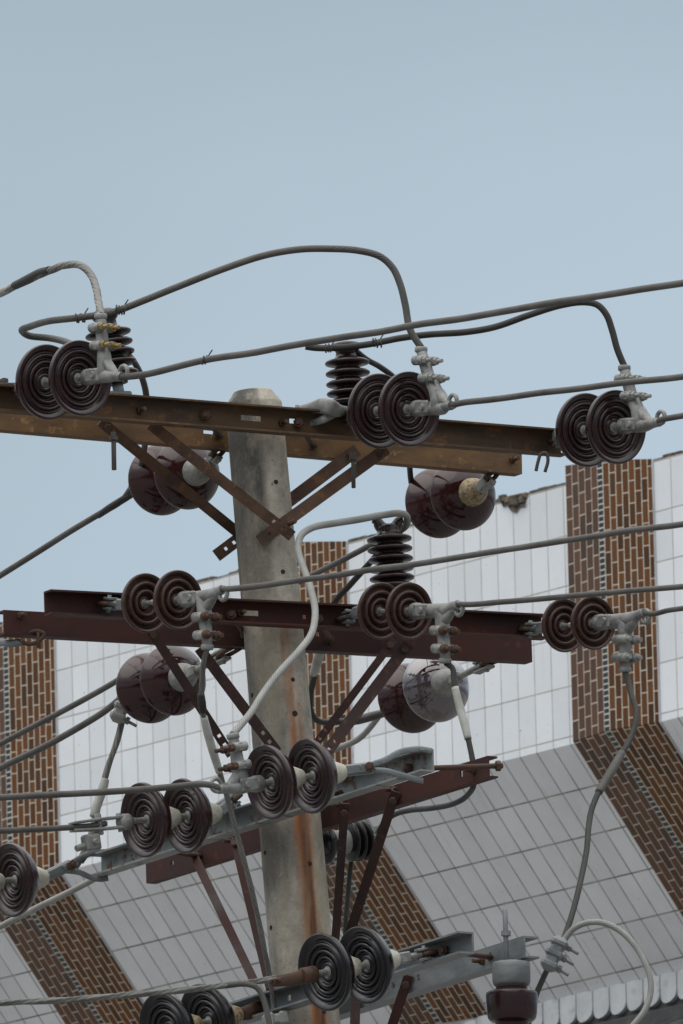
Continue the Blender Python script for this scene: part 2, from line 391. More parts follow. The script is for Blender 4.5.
def tag(o, label, cat=None, group=None):
    o['label'] = label
    if cat: o['category'] = cat
    if group: o['group'] = group
    return o
def empty(name, loc, label, cat, group=None):
    o = bpy.data.objects.new(name, None); COL.objects.link(o); o.empty_display_size = .1
    put(o, Matrix.Translation(Vector(loc))); return tag(o, label, cat, group)
def copy_of(src, mw, parent):
    c = src.copy(); COL.objects.link(c); put(c, mw, parent); return c
def frame(o, x, up=Vector((0, 0, 1)), k=1.0):
    x = Vector(x).normalized(); z = (up - x * up.dot(x)).normalized(); y = z.cross(x)
    mm = Matrix.Identity(4)
    for i in range(3): mm[i][0], mm[i][1], mm[i][2], mm[i][3] = x[i] * k, y[i] * k, z[i] * k, o[i]
    return mm

# ------------------------------------------------------------------ ground
g = MB(); n = 24
for i in range(n):
    for j in range(n):
        x0, x1 = -1500 + 3000 * i / n, -1500 + 3000 * (i + 1) / n; y0, y1 = -600 + 3000 * j / n, -600 + 3000 * (j + 1) / n
        g.quad(((x0, y0, 0), (x1, y0, 0), (x1, y1, 0), (x0, y1, 0)))
go = g.build('ground', 'ground'); go['kind'] = 'structure'

# ------------------------------------------------------------------ tiled building
PHI = R(54.5)
BO = W(580, 742, D0 * .6)                      # fold of the facade beside the right pilaster
BU = Vector((math.cos(PHI), -math.sin(PHI), 0)); BN = Vector((-math.sin(PHI), -math.cos(PHI), 0)); BZ = Vector((0, 0, 1))
def B(u, n_, z): return BO + BU * u + BN * n_ + BZ * z
PS, PW, HT = 2.695, .70, 1.345               # pilaster spacing, width, parapet height
TR = 5.3                                      # tile rows of the sloping face
SB, SDn = .158 * TR, .205 * TR
SLEN = .26 * TR
bld = empty('tiled_building', B(0, 0, -BO.z), 'white and brown tiled building with brown pilasters behind the pole', 'building')
def slab(name, mname, u0, u1, pts, parent, vbase=None):
    "sheet over profile pts [(n, z)] from u0 to u1, metre UVs, v measured along the profile"
    b = MB(); L = 0; cut = max(1, int((u1 - u0) / .4))
    vb = 0.0 if vbase is None else vbase
    for (n0, z0), (n1, z1) in zip(pts, pts[1:]):
        l = math.hypot(n1 - n0, z1 - z0)
        for i in range(cut):
            a, c = u0 + (u1 - u0) * i / cut, u0 + (u1 - u0) * (i + 1) / cut
            b.quad((B(a, n0, z0), B(c, n0, z0), B(c, n1, z1), B(a, n1, z1)), ((a - u0, vb + L), (c - u0, vb + L), (c - u0, vb + L + l), (a - u0, vb + L + l)))
        L += l
    return b.build(name, mname, parent)
walls = []
for k in range(-3, 2):
    u0, u1 = PW + (k - 1) * PS, k * PS
    walls.append(slab('wall', 'white_tile', u0, u1, [(0, 0), (0, HT)], bld, .22))
    tag(slab('sloping_wall', 'grimy_tile', u0, u1, [(-SB, -SDn), (0, 0)], bld, -SLEN), 'shaded white tiled face sloping back below the fold')
    cp = MB(); rnd = random.Random(k)
    nseg = 26                                # mortar crest on top of the parapet, slightly ragged
    for i in range(nseg):
        a, c = u0 + (u1 - u0) * i / nseg, u0 + (u1 - u0) * (i + 1) / nseg
        h = .006 + .014 * rnd.random()
        cp.box(B((a + c) / 2, -.062, HT + h / 2 + .001), (BU, BN, BZ), ((c - a) / 2, .06, h / 2))
    cp.build('mortar_crest', 'broken', walls[-1])
    for k2 in (0,):
        pass
for k in range(-3, 2):                       # pilasters: two brown faces meeting on a dark mosaic strip
    p0 = k * PS; ul, ur, ue = .335, .383, PW
    e0, eR, e1 = .045, .09, .012
    tl, tm, tr = HT + .085, HT + .05, HT + .01
    def pil(name, mname, ua, na, ta, ub, nb, tb, parent):
        b = MB(); N = 8
        wd = math.hypot(ub - ua, nb - na)
        for i in range(N):
            f0, f1 = i / N, (i + 1) / N
            x0, x1 = ua + (ub - ua) * f0, ua + (ub - ua) * f1; m0, m1 = na + (nb - na) * f0, na + (nb - na) * f1
            h0, h1 = ta + (tb - ta) * f0, ta + (tb - ta) * f1
            b.quad((B(p0 + x0, m0, 0), B(p0 + x1, m1, 0), B(p0 + x1, m1, h1), B(p0 + x0, m0, h0)), ((wd * f0, 1), (wd * f1, 1), (wd * f1, 1 + h1), (wd * f0, 1 + h0)))
            b.quad((B(p0 + x0, m0 - SB, -SDn), B(p0 + x1, m1 - SB, -SDn), B(p0 + x1, m1, 0), B(p0 + x0, m0, 0)), ((wd * f0, 1 - SLEN), (wd * f1, 1 - SLEN), (wd * f1, 1), (wd * f0, 1)))
        return b.build(name, mname, parent)
    pr = MB()
    for (z0, s0, z1, s1) in ((0, 0, None, 0), (-SDn, SB, 0, 0)):   # cheeks and cap of the pilaster
        za, zb = (z0, tl) if z1 is None else (z0, z1)
        pr.quad((B(p0, e0 - s0, za), B(p0, e0 - s1, zb), B(p0, -.01 - s1, zb), B(p0, -.01 - s0, za)))
        zb2 = tr if z1 is None else z1
        pr.quad((B(p0 + ue, e1 - s0, za), B(p0 + ue, -.01 - s0, za), B(p0 + ue, -.01 - s1, zb2), B(p0 + ue, e1 - s1, zb2)))
    pr.quad((B(p0, e0, tl), B(p0 + ul, eR, tm), B(p0 + ue, e1, tr), B(p0 + ue, -.14, tr), B(p0, -.14, tl)))
    pr.quad((B(p0, -.14, 0), B(p0, -.14, tl), B(p0 + ue, -.14, tr), B(p0 + ue, -.14, 0)))
    po = pr.build('pilaster', 'trim', bld)
    pil('tile_facing', 'brown_dull', 0, e0, tl, ul, eR, tm, po)
    pil('tile_facing', 'brown_tile', ur, eR - .001, tm, ue, e1, tr, po)
    pil('mosaic_strip', 'mosaic', ul, eR, tm, ur, eR - .001, tm, po)
# white scalloped edging along the foot of the slope, gutter below it
sc = MB(); U0, U1 = -3 * PS - 1.8, PS + .6; N = int((U1 - U0) / .147)
for i in range(N):
    a = U0 + i * .147; pts = []
    hw, hh = .069, .155
    pl = [(-hw, 0), (-hw, -hh * .6), (-hw * .8, -hh * .86), (-hw * .4, -hh * .98), (0, -hh), (hw * .4, -hh * .98), (hw * .8, -hh * .86), (hw, -hh * .6), (hw, 0)]
    cx = a + .0735
    fo = lambda x: .040 - .016 * (x / hw) ** 2
    yb = lambda x: -hh * (.62 + .38 * math.sqrt(max(0, 1 - (x / hw) ** 2)))
    xs_ = [hw * t for t in (-1, -.9, -.72, -.45, -.15, .15, .45, .72, .9, 1)]
    for xa, xb in zip(xs_, xs_[1:]):
        P4 = lambda x, y, o_: B(cx + x, -SB + o_, -SDn + y + .002)
        sc.quad((P4(xa, 0, fo(xa)), P4(xa, yb(xa), fo(xa)), P4(xb, yb(xb), fo(xb)), P4(xb, 0, fo(xb))))
        sc.quad((P4(xa, yb(xa), fo(xa)), P4(xa, yb(xa), .008), P4(xb, yb(xb), .008), P4(xb, yb(xb), fo(xb))))
        sc.quad((P4(xa, 0, fo(xa)), P4(xb, 0, fo(xb)), P4(xb, 0, .008), P4(xa, 0, .008)))
    for x in (xs_[0], xs_[-1]): sc.quad((P4(x, 0, fo(x)), P4(x, 0, .008), P4(x, yb(x), .008), P4(x, yb(x), fo(x))))
sc.build('scalloped_edging', 'trim', bld)
gt = MB()
gt.box(B((U0 + U1) / 2, -SB - .03, -SDn - .19), (BU, BN, BZ), ((U1 - U0) / 2, .035, .16), .004)
gt.box(B((U0 + U1) / 2, -SB + .03, -SDn - .225), (BU, BN, BZ), ((U1 - U0) / 2, .05, .04), .006)
for i in range(int((U1 - U0) / .2)):
    gt.cyl(B(U0 + .1 + i * .2, -SB + .02, -SDn - .285), B(U0 + .1 + i * .2, -SB + .30, -SDn - .385), .06, 10)
gt.build('gutter', 'gutter', bld)
bd = MB()
zc = (-SDn - .32 - BO.z) / 2
bd.box(B((U0 + U1) / 2, -SB - 3.6, zc), (BU, BN, BZ), ((U1 - U0) / 2, 3.3, (BO.z - SDn - .32) / 2))
bd.box(B((U0 + U1) / 2, -SB - 3.6, -SDn / 2 + .3), (BU, BN, BZ), ((U1 - U0) / 2, 3.2, SDn / 2 + .55))
bd.build('building_body', 'render', bld)
# a broken corner where tiles have come off the parapet
bp = MB(); rnd = random.Random(3)
def on_wall(px, py, off):
    r = W(px, py, 0) - CAM; t = (BO + BN * off - CAM).dot(BN) / r.dot(BN); return CAM + r * t
out = [(496, 500), (500, 496), (508, 496), (517, 494), (527, 492), (527, 497), (524, 502), (526, 506), (519, 508), (516, 513), (511, 511), (507, 505), (503, 507), (501, 502)]
fr = [on_wall(x, y, .006 + .004 * rnd.random()) for x, y in out]; bk = [on_wall(x, y, .0008) for x, y in out]
ce = on_wall(512, 502, .014)
for i in range(len(out)):
    j = (i + 1) % len(out); bp.quad((fr[i], fr[j], ce)); bp.quad((fr[i], bk[i], bk[j], fr[j]))
for q in range(10):
    c = on_wall(499 + 27 * rnd.random(), 497 + 6 * rnd.random(), .01); s_ = .008 + .018 * rnd.random()
    bp.box(c, (BU, BN, BZ), (s_, .008 + .008 * rnd.random(), s_ * .7), .003)
tag(bp.build('broken_patch', 'broken', walls[3]), 'dark broken patch where tiles have come off the parapet top')

# ------------------------------------------------------------------ the pole
pt, pb = W(252.0, 409), W(288.8, 830)
ax = (pt - pb).normalized()
base = pb + ax * ((0 - pb.z) / ax.z)
pole = empty('utility_pole', base, 'leaning concrete power pole with rusty and grey steel crossarms', 'utility pole')
ptop = W(252.6, 391.5)
HP = (ptop - base).length; ax = (ptop - base).normalized()
sh = MB(); segs, rows = 48, 120
def prad(h): return .0905 + (HP - h) * .0066
hs = [HP * i / rows for i in range(rows)]
prof = [(h, prad(h)) for h in hs if h < HP - .06] + [(HP - .045, prad(HP - .045)), (HP - .041, prad(HP) * .985), (HP - .037, prad(HP) * .965), (HP - .006, prad(HP) * .72), (HP - .003, prad(HP) * .70), (HP, prad(HP) * .67), (HP + .001, prad(HP) * .4)]
sh.lathe(base, ax, prof, segs)
rust, deep, algae = [], [], []
for v in sh.v:
    x, y = PX(v); rel = v - base; h = rel.dot(ax); off = (rel - ax * h); front = off.y < 0
    lat = off.x / max(prad(h), .01)
    a = dd = 0.0
    if front:
        if 625 < y < 830: a = max(0, 1 - abs(lat - .36) / .2) * 1.2 * (1 if y < 690 else .55)
        if 700 < y < 830: a = max(a, .5 * max(0, 1 - abs(lat - .62) / .14))
        if 800 < y < 1100: a = max(a, max(0, 1 - abs(lat - .38) / .34)); dd = max(0, 1 - abs(lat - .42) / .19)
    algae.append(max(0, min(1, (.28 - lat) * 4)) * (1 if y < 560 else max(.25, 1 - (y - 560) / 90)) if front else .5)
    rust.append(min(1, a * 1.7)); deep.append(min(1, dd * 1.4))
sh.at = {'rust': rust, 'deep': deep, 'algae': algae}
shaft = sh.build('shaft', 'concrete', pole)
def pole_face(px, py):
    "point on the near skin of the shaft at a pixel"
    p = W(px, py, -.09); rel = p - base; h = rel.dot(ax); c = base + ax * h; dx = (p - c).dot(RT); r = prad(h)
    return c + RT * dx + Vector((0, -1, 0)) * math.sqrt(max(0, r * r - dx * dx))
for x, y, q in ((276, 480, 2.4), (283, 570, 2.4), (293, 678, 2.2), (252, 695, 2.4), (295, 712, 3.0), (265, 853, 2.2), (310, 862, 2.4), (271, 928, 2.4), (324, 1010, 2.4)):
    hb = MB(); p = pole_face(x, y); nrm = (p - base); nrm = (nrm - ax * nrm.dot(ax)).normalized()
    hb.lathe(p - nrm * .004, nrm, [(0, q * S * 1.15), (.0055, q * S), (.006, q * S * .8)], 12)
    hb.build('bolt_hole', 'dark', shaft)

def dT(x, f): return (-.113 + (x - 278) * S * .577) if f else (.113 + (x - 238) * S * .577)
def dM(x, f): return (-.113 + (x - 292) * S * .53) if f else (.113 + (x - 252) * S * .53)
def dL(x, f): return (-.07 - (x - 255) * S * 1.65) if f else (.07 - (x - 325) * S * 1.65)
def dB(x, f): return (-.07 - (x - 270) * S * 1.65) if f else (.07 - (x - 340) * S * 1.65)

def crossarm(mname, dep, f, pa, pb_, hpx, flange, out, label, holes=(), bolts=(), th=.006):
    "C-channel between two pixels at mid height of the web; out=+1 opens towards the camera"
    A, Bp = W(*pa, dep(pa[0], f)), W(*pb_, dep(pb_[0], f))
    e1 = (Bp - A).normalized(); L = (Bp - A).length; H = hpx * S
    nn = Vector((e1.y, -e1.x, 0)).normalized()
    if nn.y > 0: nn = -nn
    e2 = nn.cross(e1); e2 = e2 if e2.z > 0 else -e2
    nn = nn * out
    o = A - e2 * (H / 2); b = MB()
    hl = [((hx - pa[0]) / (pb_[0] - pa[0]) * L - hw / 2, (hx - pa[0]) / (pb_[0] - pa[0]) * L + hw / 2, hy * H, hy * H + hh) for hx, hw, hy, hh in holes]
    b.plate(o, e1, e2, nn, L, H, th, hl)
    b.plate(o + nn * th, e1, nn, e2, L, flange, th); b.plate(o + e2 * (H - th) + nn * th, e1, nn, e2, L, flange, th)
    ob = b.build('crossarm', mname, pole); ob['label'] = label
    for x, hy in bolts:
        q = MB(); t = (x - pa[0]) / (pb_[0] - pa[0]); c = A + e1 * (L * t) + e2 * ((hy - .5) * H)
        ct = nn if nn.y < 0 else -nn
        c0 = c + ct * (th if out > 0 else 0)
        q.hexa(c0, c0 + ct * .012, .012); q.cyl(c0 + ct * .012, c0 + ct * .04, .007, 10)
        q.build('bolt', 'rust_bolt', ob)
    return ob, (lambda px, hy=.5, off=0.0: A + e1 * (L * (px - pa[0]) / (pb_[0] - pa[0])) + e2 * ((hy - .5) * H) + (nn if nn.y < 0 else -nn) * off)

armTf, atTf = crossarm('rust_top', dT, True, (-120, 390.5), (560, 444.5), 27, .040, 1, 'long weathered brown steel crossarm at the top, nearer of the pair',
                       [(247, .075, .45, .018), (290, .035, .48, .016)], [(135, .5), (277, .45), (20, .7)])
armTr, atTr = crossarm('rust_ochre', dT, False, (-120, 408), (522, 463), 23, .045, -1, 'ochre rusted steel crossarm at the top, farther of the pair', [(206, .04, .6, .012)], [(512, .6)])
armMf, atMf = crossarm('rust_red', dM, True, (44, 604), (541, 628.5), 25, .045, 1, 'dark red steel crossarm in the middle, nearer of the pair', [(246, .075, .42, .018), (302, .014, .4, .014)], [(237, .5), (520, .45)])
armMr, atMr = crossarm('rust_red', dM, False, (4, 622), (532, 650), 25, .045, -1, 'dark red steel crossarm in the middle, farther of the pair', [(316, .014, .6, .014)], [(20, .8)])
armLf, atLf = crossarm('galv_worn', dL, True, (103, 866.5), (434, 760.5), 23, .045, 1, 'grey galvanized lower crossarm with rust stains', [(330, .03, .4, .014)], [(188, .3), (345, .3)])
armLr, atLr = crossarm('rust_red', dL, False, (146, 873), (488, 766.5), 22, .03, -1, 'rusty red lower crossarm behind the grey one', [(173, .014, .5, .014), (462, .016, .4, .02)], [(236, .7), (397, .75), (345, .8), (475, .5)])
armBf, atBf = crossarm('galv', dB, True, (210, 1025), (474, 943), 22, .05, 1, 'grey galvanized crossarm at the bottom, nearer of the pair', [(292, .02, .45, .02)], [(437, .55)])
armBr, atBr = crossarm('galv', dB, False, (250, 1032), (524, 946.5), 22, .05, -1, 'grey galvanized crossarm at the bottom, farther of the pair', [(395, .02, .45, .02), (420, .02, .45, .02)], [(484, .4)])
# through bolts joining each pair of arms past the pole
def rod(a, b, r, mname='rust_bolt', parent=pole, nut=True, name='tie_rod'):
    q = MB(); q.cyl(a, b, r, 10)
    if nut:
        d = (b - a).normalized()
        q.hexa(a + d * .008, a + d * .022, r * 1.9); q.hexa(b - d * .022, b - d * .008, r * 1.9)
    return q.build(name, mname, parent)
rod(atTf(197, .5, .03), atTr(217, .6, -.01), .009)
rod(atTf(290, .5, .03), atTr(312, .5, -.01), .009)
rod(atMf(225, .4, .03), atMr(245, .5, -.01), .009)
rod(atMf(312, .4, .03), atMr(330, .5, -.01), .009)
rod(atLf(412, .42, .03), atLr(497, .42, -.02), .009)
rod(atLf(160, .5, .03), atLr(200, .5, -.02), .010)
rod(atBf(450, .5, .03), atBr(490, .5, -.02), .009)
# hanging bolts and the U-bolt under the top arm
for (x, y0, y1, r) in ((113.5, 432, 470, 5.0), (353, 452, 488, 4.4)):
    q = MB(); d = dT(x, True) - .03; q.cyl(W(x, y0, d), W(x + .6, y1, d), r * S / 2, 10); q.hexa(W(x, y0 + 4, d), W(x, y0 + 8, d), r * S * .9)
    q.build('hanging_bolt', 'slot', pole)
q = MB(); d = dT(545, True) - .07
q.tube([W(536, 471, d), W(538, 462, d), W(541, 454, d), (W(546, 453, d)), W(548, 460, d), W(545, 472, d)], .0055, 8, 5); q.build('hook_bolt', 'slot', pole)

q = MB(); d = dM(20, False) + .02
q.tube([W(-14, 641, d + .05), W(0, 642, d + .03), W(10, 643.5, d), W(22, 642, d)], .012, 10, 5, flat=(1, .5)); q.build('strap', 'galv', pole)
q = MB(); q.tube([W(18, 641, d), W(30, 644, d), W(40, 640, d), W(44, 634, d), W(36, 631, d), W(26, 634, d)], .007, 8, 5); q.cyl(W(38, 632, d), W(38.5, 648, d), .007); q.build('shackle', 'rust_bolt', pole)
q = MB(); d = dT(6, True) + .03; q.hexa(W(-4, 381, d), W(-4, 389, d), .02); q.cyl(W(4, 378, d), W(4.5, 388, d), .007); q.box(W(5, 384.5, d), (RT, FW, UP), (.04, .02, .006), .002); q.hexa(W(4, 379, d), W(4.2, 382.5, d), .014)
q.build('bolted_plate', 'slot', pole)
def brace(pa, da, pb_, db, wpx, mname, th=.006, fl=.02, holes=2, name='brace', ends=True):
    "rolled angle between two measured points, wide leaf towards the camera"
    A, Bp = W(*pa, da), W(*pb_, db); e1 = (Bp - A).normalized(); L = (Bp - A).length
    view = (A - CAM).normalized(); e2 = view.cross(e1).normalized(); n2 = e1.cross(e2).normalized()
    if n2.dot(view) > 0: n2 = -n2
    e2 = e2 if e2.z > 0 else -e2
    Hh = wpx * S; b = MB(); hs_ = []
    for k in range(holes):
        hs_.append((L - .035 - .035 * k - .012, L - .035 - .035 * k, Hh * .36, Hh * .36 + .011))
    b.plate(A - e2 * Hh / 2, e1, e2, n2, L, Hh, th, hs_)
    if fl: b.plate(A + e2 * (Hh / 2 - th) + n2 * (-fl), e1, n2, e2, L - (.10 if ends else 0), fl, th)
    o = b.build(name, mname, pole)
    bt = MB()
    p = A + e1 * .03; bt.hexa(p + n2 * th, p + n2 * (th + .012), .012); bt.build('bolt', 'rust_bolt', o)
    return o
# top vee
brace((150, 424), dT(150, True) + .03, (292, 536), -.125, 11.5, 'rust_brace')
brace((100, 421), dT(100, True) + .16, (258, 549), .13, 11, 'rust_brace')
brace((386, 449), dT(386, True) + .03, (259, 541), -.112, 12.5, 'rust_brace')
brace((357, 450), dT(357, False) - .03, (216, 556), .14, 13, 'rust_brace')
bt = MB(); p = W(286, 525, -.115); bt.hexa(p, p + Vector((0, -.014, 0)), .014); bt.cyl(p, p + Vector((.03, -.04, .005)), .008, 10); bt.build('bolt', 'rust_bolt', shaft)
# middle vee
brace((199, 648), dM(199, True) + .05, (277, 752), -.125, 11, 'rust_dark')
brace((148, 626), dM(148, True) - .02, (231, 755), -.16, 9.5, 'rust_dark')
brace((394, 640), dM(394, False) - .05, (313, 748), .13, 8, 'rust_dark')
brace((408, 645), dM(408, True) + .03, (322, 758), -.10, 12, 'rust_dark')
# braces below the third arms
brace((192, 852), dL(192, False) - .05, (256, 985), .0, 9, 'rust_red', holes=0)
brace((234, 840), dL(234, False) - .12, (270, 990), -.02, 8, 'rust_red', holes=0)
brace((345, 803), dL(345, True) + .15, (334, 960), -.06, 8.5, 'rust_dark', holes=0)
brace((396, 791), dL(396, False) - .04, (346, 945), .02, 10, 'rust_dark', holes=0)
brace((409, 975), dB(409, False) - .04, (384, 1050), -.2, 10, 'rust_red', holes=0)
brace((356, 985), dB(356, False) - .04, (354, 1055), -.1, 10, 'rust_dark', holes=0)

# ------------------------------------------------------------------ disc insulators
def smooth_prof(pts, it=2):
    for _ in range(it):
        q = [pts[0]]
        for a, b in zip(pts, pts[1:]): q += [(a[0] * .75 + b[0] * .25, a[1] * .75 + b[1] * .25), (a[0] * .25 + b[0] * .75, a[1] * .25 + b[1] * .75)]
        pts = q + [pts[-1]]
    return pts
OUT = [(-.30, .135), (-.285, .21), (-.22, .33), (-.13, .425), (-.04, .487), (.005, .50), (.035, .492), (.04, .475)]
UND = [(.030, .455), (.016, .432), (-.004, .412), (-.016, .398), (-.012, .384), (.016, .366), (.022, .352), (.012, .338), (-.028, .320), (-.030, .306), (-.022, .296), (.008, .278), (.014, .264), (.004, .250),
       (-.04, .234), (-.044, .222), (-.034, .212), (-.004, .196), (.0, .184), (-.010, .170), (-.052, .152), (-.055, .138), (-.03, .115), (-.02, .095), (-.05, .06)]
UND_S = [(.018, .44), (-.05, .41), (-.055, .39), (.03, .355), (.042, .33), (.028, .305), (-.07, .28), (-.075, .255), (.022, .225), (.034, .20), (.02, .18), (-.08, .155), (-.085, .13), (-.03, .105), (-.03, .08), (-.05, .06)]
def disc_proto(key, porc, und, capm, cap_prof, pinm='grey_cap', seg=72):
    sh_, ca, pi_ = MB(), MB(), MB()
    sh_.lathe((0, 0, 0), (1, 0, 0), smooth_prof(OUT + und, 1), seg)
    ca.lathe((0, 0, 0), (1, 0, 0), cap_prof, 32)
    pi_.lathe((0, 0, 0), (1, 0, 0), smooth_prof([(-.12, .085), (-.045, .08), (-.03, .05), (.0, .04), (.14, .036), (.16, .05), (.2, .048), (.215, .02)], 1), 20)
    return sh_, ca, pi_, porc, capm, pinm
CAP_CONE = smooth_prof([(-.27, .175), (-.33, .17), (-.42, .15), (-.50, .115), (-.54, .10), (-.555, .06)], 1)
CAP_BALL = smooth_prof([(-.26, .20), (-.33, .20), (-.42, .185), (-.50, .15), (-.555, .10), (-.58, .05)], 1)
PROTO = {'large': ('porc_dark', UND, 'grey_cap', CAP_CONE), 'bell': ('porc_bell', UND, 'grey_cap', CAP_BALL), 'bell_rust': ('porc_bell', UND, 'yellow_cap', CAP_BALL), 'bell_pale': ('porc_pale', UND, 'grey_cap', CAP_BALL), 'small': ('porc_small', UND_S, 'grey_cap', CAP_CONE),
         'cream': ('porc_dark', UND, 'cream', CAP_CONE), 'black': ('porc_black', UND, 'yellow_cap', CAP_CONE), 'cream_black': ('porc_black', UND, 'cream', CAP_CONE)}
MADE = {}
def disc(style, mw, parent):
    "porcelain disc > cap, pin"
    if style not in MADE:
        porc, und, capm, cp_ = PROTO[style]
        s_, c_, p_, *_x = disc_proto(style, porc, und, capm, cp_)
        o = s_.build('disc', porc, parent, mw, True); c = c_.build('cap', capm, o, mw, True); p = p_.build('pin', 'grey_cap', o, mw, True)
        MADE[style] = (o, c, p); return o
    so, sc_2, sp_ = MADE[style]
    o = copy_of(so, mw, parent); copy_of(sc_2, mw, o); copy_of(sp_, mw, o)
    return o
def string(label, group, style, c1, c2, hpx, d1, alpha, toward=1):
    "two discs at measured centres (arm side first); d1 depth of the first, alpha angle between string and sight line"
    dx, dy = c2[0] - c1[0], c2[1] - c1[1]; lat = math.hypot(dx, dy) * S
    d2 = d1 - toward * lat / math.tan(R(alpha))
    P1, P2 = W(*c1, d1), W(*c2, d2); axd = (P2 - P1).normalized()
    Dm = hpx * S * (D0 + d1) / D0
    root = empty('insulator_string', P1 - axd * Dm * .56, label, 'insulator string', group)
    rnd = random.Random(int(c1[0] * 7 + c1[1]))
    for P, sty in ((P1, 'bell_pale' if label.startswith('white') else style), (P2, style)):
        j = Vector((0, 0, 1)); j.rotate(Matrix.Rotation(rnd.uniform(0, 6.28), 3, axd))
        wob = (axd + Vector((rnd.uniform(-.02, .02), rnd.uniform(-.02, .02), rnd.uniform(-.02, .02)))).normalized()
        disc(sty, frame(P, wob, j if abs(j.dot(wob)) < .95 else Vector((1, 0, 0)), Dm), root)
    return root, P1, P2, axd, Dm

CL = {}
def elbow_clamp(root, P2, axd, Dm, flip=1, xr=.10, xt=.06, xn=.19, boltm='brass', arm=.19, nuts=False, zn=-.02):
    "bolted strain clamp: clevis on the pin, jumper arm, nose with a loop; returns nose and arm-end points"
    o = P2 + axd * Dm * .12
    mw = frame(o, axd, Vector((0, 0, flip)))
    b = MB(); X, Y, Z = (1, 0, 0), (0, 1, 0), (0, 0, 1)
    b.lathe((-.004, 0, 0), (1, 0, 0), [(0, .018), (.008, .026), (.03, .027), (.045, .024), (.054, .014)], 18)
    for s_ in (-1, 1): b.box((.060, s_ * .019, 0), (X, Y, Z), (.034, .0065, .022), .0055)
    b.cyl((.072, -.034, 0), (.072, .034, 0), .011, 12)
    xm = xr * .5 + xt * .5
    b.tube([(min(.066, xr - .02), 0, 0), (xr - .008, 0, .004), (xr * .85 + xt * .15, 0, .045), (xm, 0, .09), (xm * .35 + xt * .65, 0, arm - .035), (xt, 0, arm)], [.018, .025, .025, .021, .0205, .0165], 14, 5, flat=(1, .9))
    b.tube([(min(.07, xr - .02), 0, -.002), (xr + .02, 0, -.004), (xn - .035, 0, zn * .6), (xn, 0, zn)], [.021, .022, .017, .015], 14, 5)
    b.tube([(xr, 0, .045), (xr + .03, 0, .018), (xr + .065, 0, zn * .4)], [.018, .017, .010], 10, 4)
    b.ring((xn + .006, 0, zn + .014), (0, 1, 0), .02, .007, 18)
    n_b = []
    for z in (arm - .092, arm - .034):
        t = (z - .045) / (arm - .045); xc = (xr * .85 + xt * .15) * (1 - t) + xt * t
        b.cyl((xc, -.034, z), (xc, .034, z), .014, 12)
        for y in (-.021, .021): b.cyl((xc - .028, y, z), (xc + .022, y, z), .0155, 14)
        n_b += [(xc, z, 1), (xc, z, -1)]
    b.cyl((xt, 0, arm - .006), (xt * 1.02 - xm * .02, 0, arm + .012), .0205, 14)
    bo = b.build('strain_clamp', 'clamp', root, mw, True)
    for xc, z, s_ in n_b:
        q = MB(); y = s_ * .021
        if nuts:
            q.lathe((xc, y, z), (1, 0, 0), [(.018, .014), (.034, .015), (.041, .011), (.042, .004)], 14); q.cyl((xc + .036, y, z), (xc + .056, y, z), .008, 10)
        else:
            q.cyl((xc, y, z), (xc + .062, y, z), .0068, 10); q.hexa((xc + .024, y, z), (xc + .038, y, z), .0125)
        q.build('bolt', boltm, bo, mw, True)
    return mw @ Vector((xn - .01, 0, zn)), mw @ Vector((xt, 0, arm + .008)), mw

def link(root, a, b, style='clevis', mname='galv', rustm='rust_bolt'):
    "hardware from the arm (a) to the cap (b)"
    a, b = Vector(a), Vector(b); d = (b - a); L = d.length; d.normalize(); y = d.cross(Vector((0, 0, 1))).normalized(); z = y.cross(d)
    if style == 'clevis':
        q = MB(); q.cyl(a + d * L * .38, b, .011, 12); q.box(b - d * .02, (d, y, z), (.022, .018, .018), .005)
        for s_ in (-1, 1): q.box(a + d * L * .34 + z * .016 * s_, (d, y, z), (L * .16, .014, .0045), .002)
        q.cyl(a + d * L * .28 - z * .028, a + d * L * .28 + z * .028, .007, 10)
        o = q.build('clevis', mname, root)
        r = MB(); e = L * .36
        r.tube([a + y * .016, a + d * e * .6 + y * .017, a + d * e * .95 + y * .008, a + d * e * .95 - y * .008, a + d * e * .6 - y * .017, a - y * .016], .0075, 8, 5)
        r.build('shackle', rustm, root)
    elif style == 'eye':
        q = MB(); q.cyl(a, b, .010, 12); q.box(b - d * .018, (d, y, z), (.02, .016, .016), .005); q.ring(a + d * .012, y, .017, .007); q.build('eye_bolt', mname, root)
    return root

ST = {}
G1 = 'two disc strings towards the camera on the top crossarm'
G2 = 'two disc strings towards the camera on the middle crossarm'
G3 = 'two disc strings leading left from the lower crossarms'
G4 = 'glossy two bell strings behind the crossarms'
def axd_back(P1, axd, Dm): return P1 - axd * Dm * .55
# S1..S3 : top arm
for key, lab, c1, c2, h, att, flip in (
        ('T1', 'large maroon two disc string at the left end of the top crossarm', (47, 382), (80, 378), 77.5, (14, .86), 1),
        ('T2', 'large maroon two disc string on the top crossarm right of the pole', (379, 411), (409, 409), 77, (345, .70), 1),
        ('T3', 'large maroon two disc string at the right tip of the top crossarm', (586, 430), (616, 427), 76, (553, .50), 1)):
    xa = att[0]; d_att = dT(xa, True) - .05
    d1 = d_att - (c1[0] - xa) * S / math.tan(R(38))
    ST[key] = string(lab, G1, 'large', c1, c2, h, d1, 38)
    root, P1, P2, a_, Dm = ST[key]
    CL[key] = elbow_clamp(root, P2, a_, Dm, 1, *{'T1': (.10, .07, .19), 'T2': (.125, .02, .19), 'T3': (.095, .005, .195)}[key], 'brass' if key == 'T1' else 'grey_cap', .185, False, -.012 if key == 'T1' else .002)
    link(root, atTf(xa, att[1], .012), axd_back(P1, a_, Dm), 'clevis', 'galv')
